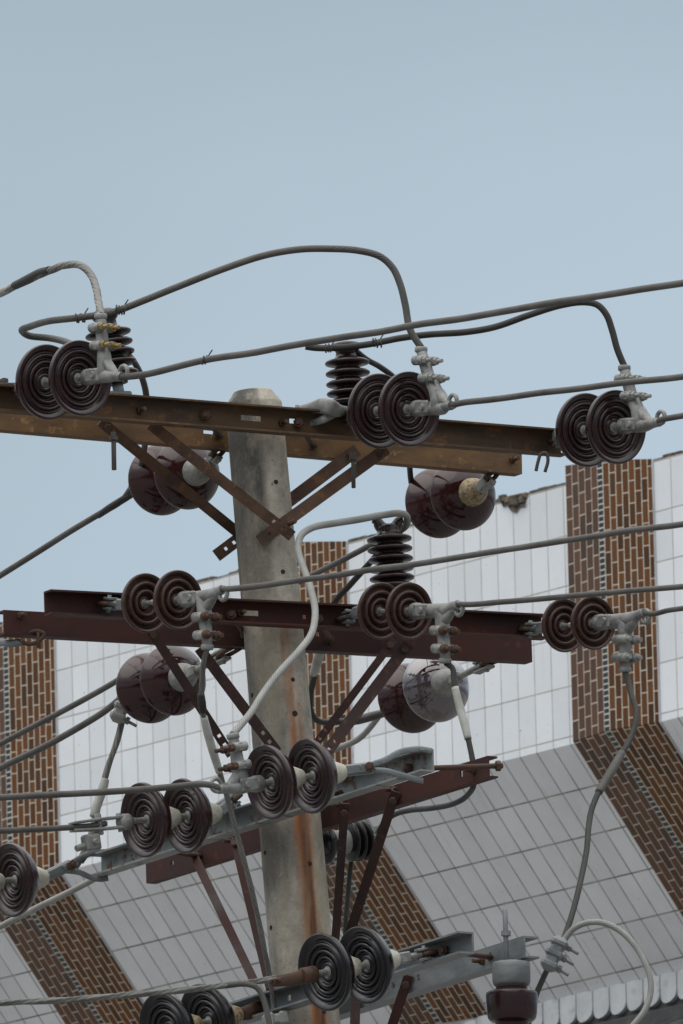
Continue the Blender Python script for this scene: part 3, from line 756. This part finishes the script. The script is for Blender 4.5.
for key, lab, c1, c2, h, att in (
        ('M1', 'small brown two disc string on the middle crossarm left of the pole', (146, 603), (178, 600), 61, (100, .62)),
        ('M2', 'small brown two disc string on the middle crossarm right of the pole', (381, 611), (409, 611), 58.5, (338, .40)),
        ('M3', 'small brown two disc string at the right end of the middle crossarm', (564, 625.5), (593, 623), 55, (522, .38))):
    xa = att[0]; d_att = dM(xa, True) - .04
    al = 37
    d1 = d_att - (c1[0] - xa) * S / math.tan(R(al))
    ST[key] = string(lab, G2, 'small', c1, c2, h, d1, al)
    root, P1, P2, a_, Dm = ST[key]
    CL[key] = elbow_clamp(root, P2, a_, Dm, -1, *{'M1': (.115, .14, .21), 'M2': (.155, .185, .235), 'M3': (.15, .155, .25)}[key], 'rust_bolt' if key != 'M3' else 'grey_cap', .155, True)
    link(root, atMf(xa, att[1], .012), axd_back(P1, a_, Dm), 'clevis', 'galv', 'rust_bolt')
# bells seen from behind
for key, lab, c1, c2, h, dep, xa, ya in (
        ('B1', 'glossy maroon bell pair hanging behind the top crossarm left of the pole', (187, 474), (161, 480), 73, dT, 221, 449),
        ('B2', 'glossy maroon bell pair hanging behind the right end of the top crossarm', (463, 495), (438, 503), 73, dT, 494, 474),
        ('B3', 'glossy maroon bell pair hanging behind the middle crossarm left of the pole', (173, 680), (149, 688), 73, dM, 236, 648),
        ('B4', 'white reflecting maroon bell pair behind the middle crossarm right of the pole', (436, 687), (411, 698), 73, dM, 500, 657)):
    d1 = dep(xa, False) + .03 + abs(c1[0] - xa) * S / math.tan(R(32))
    ST[key] = string(lab, G4, 'bell_rust' if key == 'B2' else 'bell', c1, c2, h, d1, 25, -1)
    root, P1, P2, a_, Dm = ST[key]
    link(root, W(xa, ya, dep(xa, False) + .03), axd_back(P1, a_, Dm), 'clevis', 'grey_cap')
# lower strings leading left
for key, lab, style, c1, c2, h, al, dref in (
        ('L1', 'two disc string with cream caps in front of the pole on the lower crossarm', 'cream', (310, 776), (269, 782), 77, 56, dL(430, True) - (430 - 310) * S * .62 - .03),
        ('L2', 'two disc string with cream caps left of the pole below the middle crossarm', 'cream', (185, 816), (144, 820), 77, 56, dL(237, True) - (237 - 185) * S * .62 - .06),
        ('L3', 'disc string with cream caps cut off by the left edge of the photo', 'cream', (12, 880), (-32, 884), 76, 56, dL(105, True) - (105 - 12) * S * .62 - .04),
        ('D1', 'black disc string with rusty link on the bottom crossarm before the pole', 'cream_black', (364, 965), (325, 972), 80, 53, dB(432, True) - (432 - 364) * S * .62 - .05),
        ('D2', 'black disc string with yellowed caps cut off by the bottom edge', 'black', (206, 1022), (166, 1031), 80, 53, dB(262, True) - (262 - 206) * S * .62 - .05)):
    ST[key] = string(lab, G3, style, c1, c2, h, dref, al)
root, P1, P2, a_, Dm = ST['L1']; CL['L1'] = elbow_clamp(root, P2, a_, Dm, 1, .075, .075, .165, 'rust_bolt', .155, False, 0.0)
def fork(root, P1, axd, Dm, pm, dm, ends, mname='galv'):
    "ball socket, then two bent straps spreading to the channel"
    c = P1 - axd * Dm * .53; mid = W(*pm, dm); q = MB()
    e1 = (mid - c).normalized(); y = Vector((0, 0, 1)).cross(e1).normalized(); z = e1.cross(y)
    q.box(c * .5 + mid * .5, (e1, y, z), ((mid - c).length / 2 + .012, .015, .018), .006); q.cyl(c - e1 * .02, c + e1 * .015, .017, 12)
    o = q.build('socket_bar', mname, root)
    for k, pts in enumerate(ends):
        s_ = MB(); pp = [mid - e1 * .03 + y * (.016 if k else -.016)] + [W(*p[:2], p[2]) for p in pts]
        s_.tube(pp, .0098, 10, 6, flat=(1.0, .28)); s_.build('strap', mname, root)
    b = MB(); b.hexa(mid - y * .03, mid + y * .03, .016); b.cyl(mid - y * .038, mid + y * .038, .009, 10); b.build('bolt', 'rust_bolt', root)
dE = dL(430, True)
fork(root, P1, a_, Dm, (370, 768), dE - .20, [[(385, 760, dE - .16), (400, 752, dE - .1), (420, 749, dE - .04), (432, 751, dE - .02)], [(385, 771, dE - .18), (400, 775, dE - .12), (415, 779, dE - .06), (423, 781, dE - .03)]])
root, P1, P2, a_, Dm = ST['L3']; dE = dL(105, True)
fork(root, P1, a_, Dm, (68, 866), dE - .10, [[(80, 858, dE - .08), (92, 853, dE - .05), (104, 852, dE - .03), (112, 852, dE - .02)], [(78, 872, dE - .09), (90, 877, dE - .06), (100, 879, dE - .05), (108, 878, dE - .04)]])
root, P1, P2, a_, Dm = ST['L2']
link(root, W(240, 795, dL(240, True) - .05), axd_back(P1, a_, Dm), 'clevis', 'galv')
q = MB(); dc = (P2 - CAM).y - D0                       # straight bolted clamp with plates on L2
mw = frame(P2 + a_ * Dm * .20, a_, Vector((0, 0, 1)))
q.lathe((0, 0, 0), (1, 0, 0), [(0, .018), (.012, .026), (.035, .026), (.05, .016)], 16)
for s_ in (-1, 1):
    q.box((.085, 0, s_ * .016), ((1, 0, 0), (0, 1, 0), (0, 0, 1)), (.055, .016, .0045), .002)
    q.box((.17, 0, s_ * .014), ((1, 0, .04 * -s_), (0, 1, 0), (0, 0, 1)), (.06, .019, .004), .002)
q.cyl((.045, 0, -.03), (.045, 0, .03), .009); q.cyl((.125, 0, -.034), (.125, 0, .034), .011)
q.box((.165, 0, -.055), ((1, 0, 0), (0, 1, 0), (0, 0, 1)), (.028, .02, .026), .006); q.cyl((.165, -.04, -.055), (.165, .04, -.055), .009); q.cyl((.15, 0, -.055), (.225, 0, -.07), .011)
q.build('strain_clamp', 'clamp', root, mw, True); CL['L2'] = (mw @ Vector((.10, 0, 0)), mw @ Vector((.21, 0, -.06)), mw)
root, P1, P2, a_, Dm = ST['D1']
link(root, atBf(440, .55, .012), axd_back(P1, a_, Dm), 'clevis', 'clamp', 'rust_bolt')
q = MB(); mw = frame(P2 + a_ * Dm * .20, a_, Vector((0, 0, 1)))
q.cyl((-.01, 0, 0), (.045, 0, 0), .026, 16); q.tube([(.02, 0, 0), (.07, 0, -.004), (.13, 0, -.002), (.165, 0, .0)], [.024, .021, .019, .017], 12, 5, flat=(1, .5)); q.cyl((.145, -.03, 0), (.145, .03, 0), .009, 10)
q.build('link_plate', 'rust_bolt', root, mw, True); CL['D1'] = (mw @ Vector((.15, 0, .006)), None, mw)
root, P1, P2, a_, Dm = ST['D2']
q = MB(); mw = frame(P1 - a_ * Dm * .5, -a_, Vector((0, 0, 1)))
q.tube([(0, 0, 0), (.05, 0, 0), (.1, 0, .008), (.14, 0, .01)], [.018, .024, .02, .016], 12, 5, flat=(1, .5)); q.cyl((.125, -.035, .01), (.125, .035, .01), .012, 12)
q.build('link_plate', 'rust_bolt', root, mw, True)

# dead-end string behind the pole, seen from the side under the rusty arm
dS = .55
r5 = empty('insulator_string', W(378, 835, dS), 'shiny dark disc string half hidden behind the pole and rusty arm', 'insulator string', G3)
a5 = (W(384, 838.5, dS) - W(318, 844, dS - .12)).normalized(); o5 = W(318, 844, dS - .12)
q = MB(); q.lathe(o5, a5, [(x * S * 1.02, r * S) for x, r in smooth_prof([(0, 10), (2, 20), (5, 22.5), (9, 22), (12, 18), (15, 12.5), (17, 12)], 1)], 44); q.build('disc', 'porc_black', r5)
q = MB(); q.lathe(o5, a5, [(x * S * 1.02, r * S) for x, r in ((15, 11.8), (18, 12.4), (32, 12.4), (34, 13.5))], 32); q.build('cap', 'grey_cap', r5)
q = MB(); q.lathe(o5, a5, [(x * S * 1.02, r * S) for x, r in smooth_prof([(33, 13), (35, 20), (37, 21.5), (38.5, 20), (40, 15), (41.5, 15), (43, 20), (45, 22), (46.5, 20.5), (48, 15), (49.5, 15), (51, 20), (53, 21.5), (54.5, 20), (56, 13), (59, 9), (62, 8)], 1)], 44); q.build('disc', 'porc_black', r5)
q = MB(); q.cyl(W(384, 838, dS), W(372, 839, dS), .016); q.cyl(W(377, 826, dS), W(379, 840, dS), .012); q.build('clevis', 'grey_cap', r5)

# clamps on the far sides of the bells
def lug(key, name='line_clamp'):
    root, P1, P2, a_, Dm = ST[key]; mw = frame(P2 + a_ * Dm * .12, a_, Vector((0, 0, 1))); q = MB()
    q.cyl((0, 0, 0), (.05, 0, 0), .016); q.box((.08, 0, 0), ((1, 0, 0), (0, 1, 0), (0, 0, 1)), (.045, .018, .022), .006); q.tube([(.10, 0, 0), (.15, 0, -.002), (.2, 0, .0)], [.02, .018, .013], 12, 4)
    q.build(name, 'clamp', root, mw, True); return mw @ Vector((.19, 0, 0))
for k in ('B1', 'B2', 'B3', 'B4'): CL[k] = (lug(k),)

# ------------------------------------------------------------------ pin insulators
def pin_ins(label, top, bot, d, sheds, rs, rc, head, hbot, base='plate', horns=False):
    T, Bo_ = W(*top, d), W(*bot, d); axd = (T - Bo_).normalized(); L = (T - Bo_).length; k = L / (bot[1] - top[1])
    root = empty('pin_insulator', Bo_, label, 'pin insulator', 'ribbed pin insulators standing on the crossarms')
    z = lambda y: (bot[1] - y) * k
    pr = [(z(hbot), rc * .9 * k)]
    for y in sorted(sheds, reverse=True):
        pr += [(z(y + 4.4), rc * 1.02 * k), (z(y + 3.4), rs * .66 * k), (z(y + 3.1), rs * .86 * k), (z(y + 2.4), rs * .965 * k), (z(y + 1.2), rs * k), (z(y - .1), rs * .985 * k), (z(y - 1.4), rs * .90 * k), (z(y - 2.9), rs * .66 * k), (z(y - 4.2), rc * 1.06 * k)]
    pr += [(z(y_), r_ * k) for y_, r_ in head]
    b = MB(); b.lathe(Bo_, axd, pr, 48)
    if horns:
        for s_ in (-1, 1):
            c = T + RT * s_ * 11 * k
            b.tube([T - axd * 10 * k + RT * s_ * 3 * k, T - axd * 5 * k + RT * s_ * 8 * k, c, c + RT * s_ * 4 * k + axd * 1.5 * k], [7 * k, 6 * k, 4.8 * k, 3.5 * k], 12, 4)
    o = b.build('porcelain_body', 'porc_pin', root)
    q = MB(); q.cyl(Bo_ - axd * .03, Bo_ + axd * z(hbot) * 1.02, .018, 14); q.box(Bo_ - axd * .008, (RT, axd, RT.cross(axd)), (.04, .008, .04), .003)
    q.build('base_pin', 'galv', root)
    return root, T, axd, k
pd1 = dT(112, True) + .10; pd2 = dT(347, True) + .10; pd3 = dM(393, True) + .12
pP1 = pin_ins('ribbed pin insulator at the left on the top crossarm behind the discs', (103.5, 309), (119, 393), pd1, (333, 343, 353, 363, 374), 22.5, 11.5, ((327, 10.5), (321, 10), (318, 12.5), (315, 13.5), (312, 12), (309.5, 8)), 384)
pP2 = pin_ins('ribbed pin insulator on the top crossarm just right of the pole', (346, 342), (350, 412), pd2, (362, 372.5, 383, 392.5, 402), 22, 11.5, ((356, 11), (352, 10.5), (349, 13.5), (346, 15), (343.5, 13), (342.5, 9)), 408)
pP3 = pin_ins('ribbed pin insulator with horned head on the middle crossarm', (388, 521), (394, 607), pd3, (538.5, 548.5, 558.5, 568, 577.5, 586), 22.3, 12, ((533, 12), (530, 11), (527, 11.5), (525, 9)), 596, horns=True)
# bracket strap beside the second pin insulator
q = MB(); dd = dT(330, True) - .045
q.tube([W(297, 410, dd), W(310, 408, dd), W(322, 406, dd - .03), (W(331, 408, dd - .05)), W(338, 411, dd - .03), W(346, 411, dd + .02)], [.012, .018, .026, .028, .022, .016], 12, 5, flat=(1, .3))
q.tube([W(300, 423, dd), W(312, 423, dd), W(324, 419, dd - .02), W(334, 414, dd - .02)], [.008, .012, .014, .012], 10, 4, flat=(1, .4))
q.cyl(W(297, 405, dd), W(298, 427, dd), .006); q.hexa(W(297, 408, dd), W(297, 411, dd), .013)
sb = q.build('strap_bracket', 'clamp', pole)

# ------------------------------------------------------------------ wires
def path(pts):
    "measured points (x, y[, depth]) and world points; missing depths are spread evenly along the wire"
    xy, dp = [], []
    for p in pts:
        if isinstance(p, Vector): xy.append(PX(p)); dp.append(p.y - D0)
        else: xy.append(p[:2]); dp.append(p[2] if len(p) > 2 else None)
    Ls = [0.0]
    for a, b in zip(xy, xy[1:]): Ls.append(Ls[-1] + math.hypot(a[0] - b[0], a[1] - b[1]))
    kn = [i for i, d in enumerate(dp) if d is not None]
    for i in range(len(dp)):
        if dp[i] is None:
            a = max([k for k in kn if k < i], default=kn[0]); b = min([k for k in kn if k > i], default=kn[-1])
            t = 0 if a == b else (Ls[i] - Ls[a]) / (Ls[b] - Ls[a]); dp[i] = dp[a] * (1 - t) + dp[b] * t
    return [W(x, y, d) for (x, y), d in zip(xy, dp)]
def onwire(P, pp):
    "give measured sleeve points the depth of the wire they sit on"
    pr = []
    for a, b in zip(P, P[1:]):
        for k in range(8):
            q = a.lerp(b, k / 8); pr.append((*PX(q), q.y - D0))
    out = []
    for p in pp:
        if isinstance(p, Vector): out.append(p); continue
        n_ = min(pr, key=lambda r_: (r_[0] - p[0]) ** 2 + (r_[1] - p[1]) ** 2); out.append((p[0], p[1], n_[2]))
    return out
def wire(label, pts, r=3.3, m='wire', name='jumper_wire', cat='wire', group='jumper wires between the insulators', far=0, lobes=0, sleeve=None, ext_drop=0.0, ties=(), pitch=.12, amp=.18):
    P = path(pts)
    if far:
        d = P[-1] - P[-2]; d.normalize()
        for k in range(1, 6): P.append(P[-1] + d * far / 5 + Vector((0, 0, ext_drop)))
    b = MB(); b.tube(P, r * S, 20 if lobes else 12, 14 if lobes else 8, lobes, pitch, amp, None, .0042)
    o = b.build(name, m); tag(o, label, cat, group)
    if sleeve:
        for (pp, rr, sm) in sleeve:
            s_ = MB(); s_.tube(path(onwire(P, pp)), [rr * .86 * S] + [rr * S] * (len(pp) - 2) + [rr * .86 * S], 14, 6, 0, .12, .18, None, .0042); s_.build('sleeve', sm, o)
    for (tx, ty, td, tn) in ties:
        s_ = MB(); c = W(tx, ty, td)
        for k in range(tn): s_.ring(c + RT * (k - tn / 2) * .009 + UP * random.uniform(-.002, .002), RT + UP * random.uniform(-.25, .25), (r + .6) * S, .0028, 14)
        s_.tube([c, c + RT * .012 + UP * .02, c + RT * .02 + UP * .032], .0022, 6, 4); s_.build('binding', 'tape', o)
    return o
GW = 'line wires running out of the picture'
def dline(start, x, k): return (start.y - D0) - (x - PX(start)[0]) * S * k
nT1, aT1, _ = CL['T1']; nT2, aT2, _ = CL['T2']; nT3, aT3, _ = CL['T3']
wire('highest long wire sloping up across the sky to the right edge', [nT1, (150, 373.5), (200, 361.5), (320, 341), (440, 321.5), (560, 302), (683, 283, dline(nT1, 683, 1.45)), (760, 270, dline(nT1, 760, 1.45))], 3.5, 'wire', 'overhead_wire', 'wire', GW, 5, ties=((206, 360, dline(nT1, 206, 1.45), 2),))
wire('wire from the top middle discs passing above the right top discs', [nT2, (465, 402), (490, 399), (520, 396), (560, 391), (620, 383.5), (683, 376.5, dline(nT2, 683, 1.45)), (760, 367, dline(nT2, 760, 1.45))], 3.3, 'wire', 'overhead_wire', 'wire', GW, 5)
wire('short wire from the top right discs to the right edge', [nT3, (662, 420), (672, 418), (683, 416, dline(nT3, 683, 1.45)), (760, 404, dline(nT3, 760, 1.45))], 3.2, 'wire', 'overhead_wire', 'wire', GW, 5)
nM1, aM1, _ = CL['M1']; nM2, aM2, _ = CL['M2']; nM3, aM3, _ = CL['M3']
wire('long wire crossing in front of the pole from the left small discs', [nM1, (240, 588), (300, 580.5), (380, 569), (460, 557), (570, 540.5), (683, 523.5, dline(nM1, 683, 1.4)), (760, 511, dline(nM1, 760, 1.4))], 3.1, 'wire', 'overhead_wire', 'wire', GW, 5)
wire('wire from the middle small discs crossing the right small discs', [nM2, (475, 604.5), (500, 602), (560, 597), (620, 592), (683, 586, dline(nM2, 683, 1.4)), (760, 578, dline(nM2, 760, 1.4))], 2.9, 'wire', 'overhead_wire', 'wire', GW, 5)
wire('short wire from the right small discs to the right edge', [nM3, (655, 613.5), (668, 610.5), (683, 608.5, dline(nM3, 683, 1.4)), (760, 600, dline(nM3, 760, 1.4))], 2.7, 'wire', 'overhead_wire', 'wire', GW, 5)
nL1, aL1, _ = CL['L1']; nL2, aL2, _ = CL['L2']
wire('nearly level wire to the left edge from the discs before the pole', [nL1, (205, 784.5), (170, 787), (110, 791.5), (0, 797.5, (nL1.y - D0) - 218 * S * .62), (-80, 801, (nL1.y - D0) - 298 * S * .62)], 3.3, 'wire', 'overhead_wire', 'wire', GW, 5)
wire('level wire to the left edge ending in plates left of the pole', [nL2, (95, 825.5), (60, 828), (0, 830.5, (nL2.y - D0) - 120 * S * .62), (-80, 833, (nL2.y - D0) - 200 * S * .62)], 3.0, 'wire', 'overhead_wire', 'wire', GW, 5)
nD1 = CL['D1'][0]
wire('pale twisted wire along the bottom to the left edge', [nD1, (262, 981), (230, 985), (180, 990.5), (120, 996), (60, 1000), (0, 1003.5, (nD1.y - D0) - 282 * S * .62), (-80, 1008, (nD1.y - D0) - 362 * S * .62)], 3.4, 'wire_twist', 'overhead_wire', 'wire', GW, 5,
     sleeve=[([nD1, (262, 981), (230, 985), (180, 990.5), (120, 996), (50, 1000.5, (nD1.y - D0) - 232 * S * .62)], 2.2, 'wire_twist')], lobes=4, pitch=.17, amp=.42)
b1, b2, b3, b4 = (CL[k][0] for k in ('B1', 'B2', 'B3', 'B4'))
def back(p, x, k=1.3): return (p.y - D0) + (PX(p)[0] - x) * S * k
wire('wire sagging across the sky to the left edge from the upper left bells', [b1, (122, 501), (100, 514), (72, 530.5), (36, 552.5), (0, 575, back(b1, 0)), (-70, 617, back(b1, -70))], 3.2, 'wire', 'overhead_wire', 'wire', GW, 5,
     sleeve=[([(134, 494, back(b1, 134)), (125, 499, back(b1, 125)), (110, 508, back(b1, 110)), (98, 516, back(b1, 98))], 3.8, 'wire_dark')])
wire('wire passing behind the pole from the upper right bells', [b2, (405, 527), (368, 546), (338, 562), (307, 577.5), (255, 604), (200, 633), (150, 660), (115, 682), (60, 712), (0, 743.5, back(b2, 0)), (-70, 780, back(b2, -70))], 3.2, 'wire', 'overhead_wire', 'wire', GW, 5)
wire('wire to the left edge from the lower left bells', [b3, (105, 711), (85, 724), (50, 743), (0, 768.5, back(b3, 0)), (-70, 804, back(b3, -70))], 3.5, 'wire', 'overhead_wire', 'wire', GW, 5)
wire('white cable sloping behind the lower crossarms to the left edge', [b4, (360, 738), (340, 748), (300, 762), (240, 792), (180, 830), (130, 858), (91, 880), (45, 904), (0, 927, back(b4, 0)), (-70, 962, back(b4, -70))], 3.3, 'wire_pale', 'overhead_wire', 'wire', GW, 5)
# jumpers
wire('short twisted jumper curving from the top left clamp to the left edge', [aT1, (98.5, 300), (95, 284), (87, 270), (76, 264), (64, 265), (50, 270), (30, 278), (12, 287), (0, 293, pd1 + .3), (-60, 318, pd1 + .9)], 4.0, 'wire_twist', lobes=5, pitch=.10, amp=.22,
     sleeve=[([(14, 285.5, pd1 + .24), (28, 278.5, pd1 + .2), (40, 272.5, pd1 + .15), (50, 269.5, pd1 + .1)], 4.9, 'wire_dark'), ([(-8, 296.5, pd1 + .34), (0, 293, pd1 + .3), (6, 290, pd1 + .27), (13, 286.5, pd1 + .245)], 4.4, 'sleeve')])
tp1 = pP1[1]; d1t = tp1.y - D0 - .045
wire('tall arched jumper from the top middle clamp to the left pin insulator', [aT2, (410.5, 330), (406, 305), (401, 285), (393, 268), (380, 256.5), (358, 250.5), (330, 248.5), (300, 249), (265, 255), (225, 268), (180, 286), (140, 302.5), (118, 311, d1t), (100, 315, d1t), (78, 318, d1t), (50, 321, d1t + .1), (30, 326, d1t + .3), (22, 331, d1t + .45), (30, 336, d1t + .5), (48, 338, d1t + .5), (64, 341, d1t + .4), (72, 344, d1t + .3)], 3.6, 'wire',
     ties=((122, 309.5, d1t, 4), (82, 318, d1t, 4)))
tp2 = pP2[1]; d2t = tp2.y - D0 - .05
wire('curved jumper from the top right clamp to the pin insulator by the pole', [aT3, (617, 348), (612, 330), (606, 314), (597, 304.5), (583, 302), (560, 305.5), (530, 315), (495, 327), (465, 332), (430, 334.5), (400, 338.5, d2t + .0), (370, 344.5, d2t), (340, 348, d2t), (318, 348.5, d2t), (306, 347, d2t)], 3.4, 'wire_dark',
     ties=((378, 343, d2t, 4), (330, 348, d2t, 3)))
wire('short jumper dropping behind the left pin insulator to the bells', [W(118, 349, pd1 + .06), (130, 357, pd1 + .1), (139, 371, pd1 + .14), (145, 388, pd1 + .2), (147, 410, pd1 + .3), (146, 440, pd1 + .5), (140, 470), (134, 491, b1.y - D0)], 3.3, 'wire')
wire('short jumper from the pin insulator by the pole down behind discs', [W(356, 351, pd2 - .01), (366, 359, pd2 + .02), (380, 367, pd2 + .1), (394, 378, pd2 + .15), (405, 400), (410, 440), (410, 468), (412, 485), (416, 502, b2.y - D0 - .1)], 3.0, 'wire_dark')
tp3 = pP3[1]; d3t = tp3.y - D0
wire('pale S shaped jumper hanging before the pole to the horned insulator', [aL1, (250, 713), (262, 694), (280, 672), (300, 649.5), (312, 632), (315.5, 612), (311, 590), (303, 568), (298, 550), (301, 536), (312, 528), (335, 523), (360, 519), (385, 515, d3t - .06), (399, 513.5, d3t - .05), (407, 517, d3t), (406, 526, d3t + .03), (400, 531, d3t + .05)], 3.6, 'wire_pale')
wire('dark jumper with white sleeve behind the pole and middle crossarm', [W(384, 547, d3t + .03), (370, 563, d3t + .12), (352, 583), (335, 602), (325, 625), (320, 650), (315, 675), (311, 694), (311, 712), (318, 721), (335, 722), (355, 720), (382, 715, b4.y - D0 - .05)], 3.3, 'wire_dark',
     sleeve=[([(324, 632, .3), (321, 645, .3), (318, 660, .3), (314, 674, .3)], 5.2, 'sleeve'), ([(344, 722, .5), (358, 720, .5), (372, 716.5, .55), (386, 713, .6)], 4.8, 'wire')])
wire('long hanging jumper with pale sleeve from the left small disc clamp', [aM1, (203.5, 662), (202, 685), (202, 705), (206, 728), (213, 752), (221, 778), (231, 812), (242, 852), (253, 895), (262, 935), (269, 972), (274, 1005, dB(274, True) - .08), (277, 1040, dB(277, True) - .08)], 2.9, 'wire_twist', lobes=4, pitch=.15, amp=.25,
     sleeve=[([(204, 717, -.42), (208, 734, -.42), (213, 752, -.42), (219, 772, -.43)], 4.4, 'sleeve'), ([(201, 694, -.41), (202, 703, -.41), (203.5, 712, -.41)], 4.3, 'wire_dark')])
wire('jumper with white sleeve looping below the rusty arm from middle clamp', [aM2, (452, 668), (453.5, 680), (456, 694), (461, 712), (466, 732), (470, 750), (473.5, 768), (474, 782, dL(474, False) + .1), (467, 795), (452, 804), (432, 808.5), (410, 810), (395, 814), (385, 822), (379, 832, dS)], 2.9, 'wire_dark',
     sleeve=[([(454.5, 687, -.31), (459, 706, -.36), (463.5, 722, -.42), (467.5, 739, -.46)], 4.3, 'sleeve')])
wire('hanging jumper with pale sleeve from the lower left bell clamp', [W(124, 703, b3.y - D0 - .06), (121, 722), (116, 742), (108, 765), (102, 788), (97, 810), (93, 828), (87, 846), (79, 862, dL(100, True) - .05), (75, 868, dL(100, True) - .04)], 3.4, 'wire_twist', lobes=4, pitch=.15, amp=.25,
     sleeve=[([(105, 779, .55), (102, 790, .55), (97.5, 803, .55), (93.5, 817, .56)], 5.0, 'sleeve'), ([(95, 832, .60), (91, 842, .62), (86, 852, .64), (80, 862, .66)], 4.8, 'wire')])
dq = -1.0
wire('long dark cable with grey sleeve hanging from the right small disc clamp', [aM3, (628.5, 684), (632, 698), (636, 710), (635, 726), (629, 742), (620, 757), (608, 777), (598, 793), (591, 810), (588, 828), (586.5, 850), (581, 880), (574, 908), (566, 932), (558, 950, dq), (549, 966), (542, 981), (536, 996, dq + .4), (529, 1022, dq + .5)], 3.0, 'wire_dark',
     sleeve=[([(622, 753, -.34), (614, 767, -.36), (606, 780, -.38), (598, 793, -.40)], 4.5, 'wire')])
wire('pale looping cable at the lower right edge below the dark cable', [W(549, 965, dq), (557, 951, dq), (566, 937, dq), (574, 928), (587, 922.5), (602, 922.5), (618, 929.5), (632, 942), (643, 959), (650, 978), (649.5, 996), (643, 1012), (632, 1026), (622, 1040, dq - .1)], 3.1, 'wire_pale')
wire('grey jumper bending down behind the bottom twisted wire', [W(222, 986, (nD1.y - D0) - .1), (245, 984.5), (256, 988), (262, 997), (266, 1010), (269, 1026), (270, 1045, (nD1.y - D0) - .1)], 2.9, 'wire')
q5 = wire('thin grey wire hanging straight down from the shiny hidden string', [W(352, 852, dS), (350, 870), (348, 895), (346, 920), (345, 950, dS)], 2.6, 'wire_dark')
# parallel groove clamps
def groove_clamp(label, a, b, d, r, nb, side=1):
    A, Bp = W(*a, d), W(*b, d); e1 = (Bp - A).normalized(); y = (RT - e1 * RT.dot(e1)).normalized(); z = e1.cross(y); L = (Bp - A).length
    root = empty('cable_clamp', (A + Bp) / 2, label, 'cable clamp')
    q = MB(); q.box((A + Bp) / 2, (e1, y, z), (L / 2, r, r * 1.3), r * .35)
    for k in range(nb):
        c = A + e1 * L * (k + .5) / nb; q.box(c, (e1, y, z), (L / nb * .36, r * 1.35, r * 1.6), r * .4)
    q.build('clamp_body', 'galv' if nb == 3 else 'grey_cap', root)
    for k in range(nb):
        c = A + e1 * L * (k + .5) / nb; t = MB(); t.cyl(c + y * r * .9, c + y * (r + .045) + UP * -.006, .0055, 10); t.hexa(c + y * (r * 1.35), c + y * (r * 1.35 + .012), .0125); t.build('bolt', 'galv', root)
groove_clamp('three bolt cable clamp joining dark and pale cables at lower right', (562, 938), (547, 970), dq - .03, .021, 3)
groove_clamp('cable clamp with bolts hanging below the lower left bells', (124, 702), (116, 722), b3.y - D0 - .1, .02, 2)
groove_clamp('small cable clamp at the bottom edge left of the pole', (262, 1021), (292, 1017), dB(276, True) - .12, .016, 2)

# post insulator hanging under the right tip of the bottom arms
dP = dB(512, False) - .03
r4 = empty('post_insulator', W(511, 1070, dP), 'brown post insulator with grey collar under the bottom crossarm tip', 'post insulator')
cT, cB = W(511, 955, dP), W(513, 1075, dP); dn = (cB - cT).normalized(); kk = (cB - cT).length / 120
q = MB(); q.lathe(cT, dn, smooth_prof([(6.5 * kk, 10 * kk), (7 * kk, 17.5 * kk), (9 * kk, 19 * kk), (26 * kk, 19 * kk), (30 * kk, 18 * kk), (32 * kk, 15 * kk), (35 * kk, 14.5 * kk)], 1), 40); q.build('collar', 'galv', r4)
q = MB(); q.lathe(cT, dn, smooth_prof([(32 * kk, 15 * kk), (34.5 * kk, 17 * kk), (37 * kk, 24.5 * kk), (39 * kk, 26 * kk), (48 * kk, 25.6 * kk), (49 * kk, 25.6 * kk), (62 * kk, 24.5 * kk), (66 * kk, 22 * kk), (68 * kk, 16 * kk), (76 * kk, 16 * kk), (80 * kk, 24 * kk), (92 * kk, 23 * kk), (96 * kk, 15 * kk), (112 * kk, 14 * kk)], 1), 48); q.build('porcelain_body', 'porc_dark', r4)
q = MB(); q.cyl(W(505, 909, dP - .02), W(506.5, 960, dP - .02), .0085, 12); q.hexa(W(506, 931, dP - .02), W(506, 936, dP - .02), .016); q.build('bolt', 'galv', r4)
for o in bpy.data.objects:
    if o.type == 'MESH' and o.name.startswith(('overhead_wire', 'jumper_wire')): pass
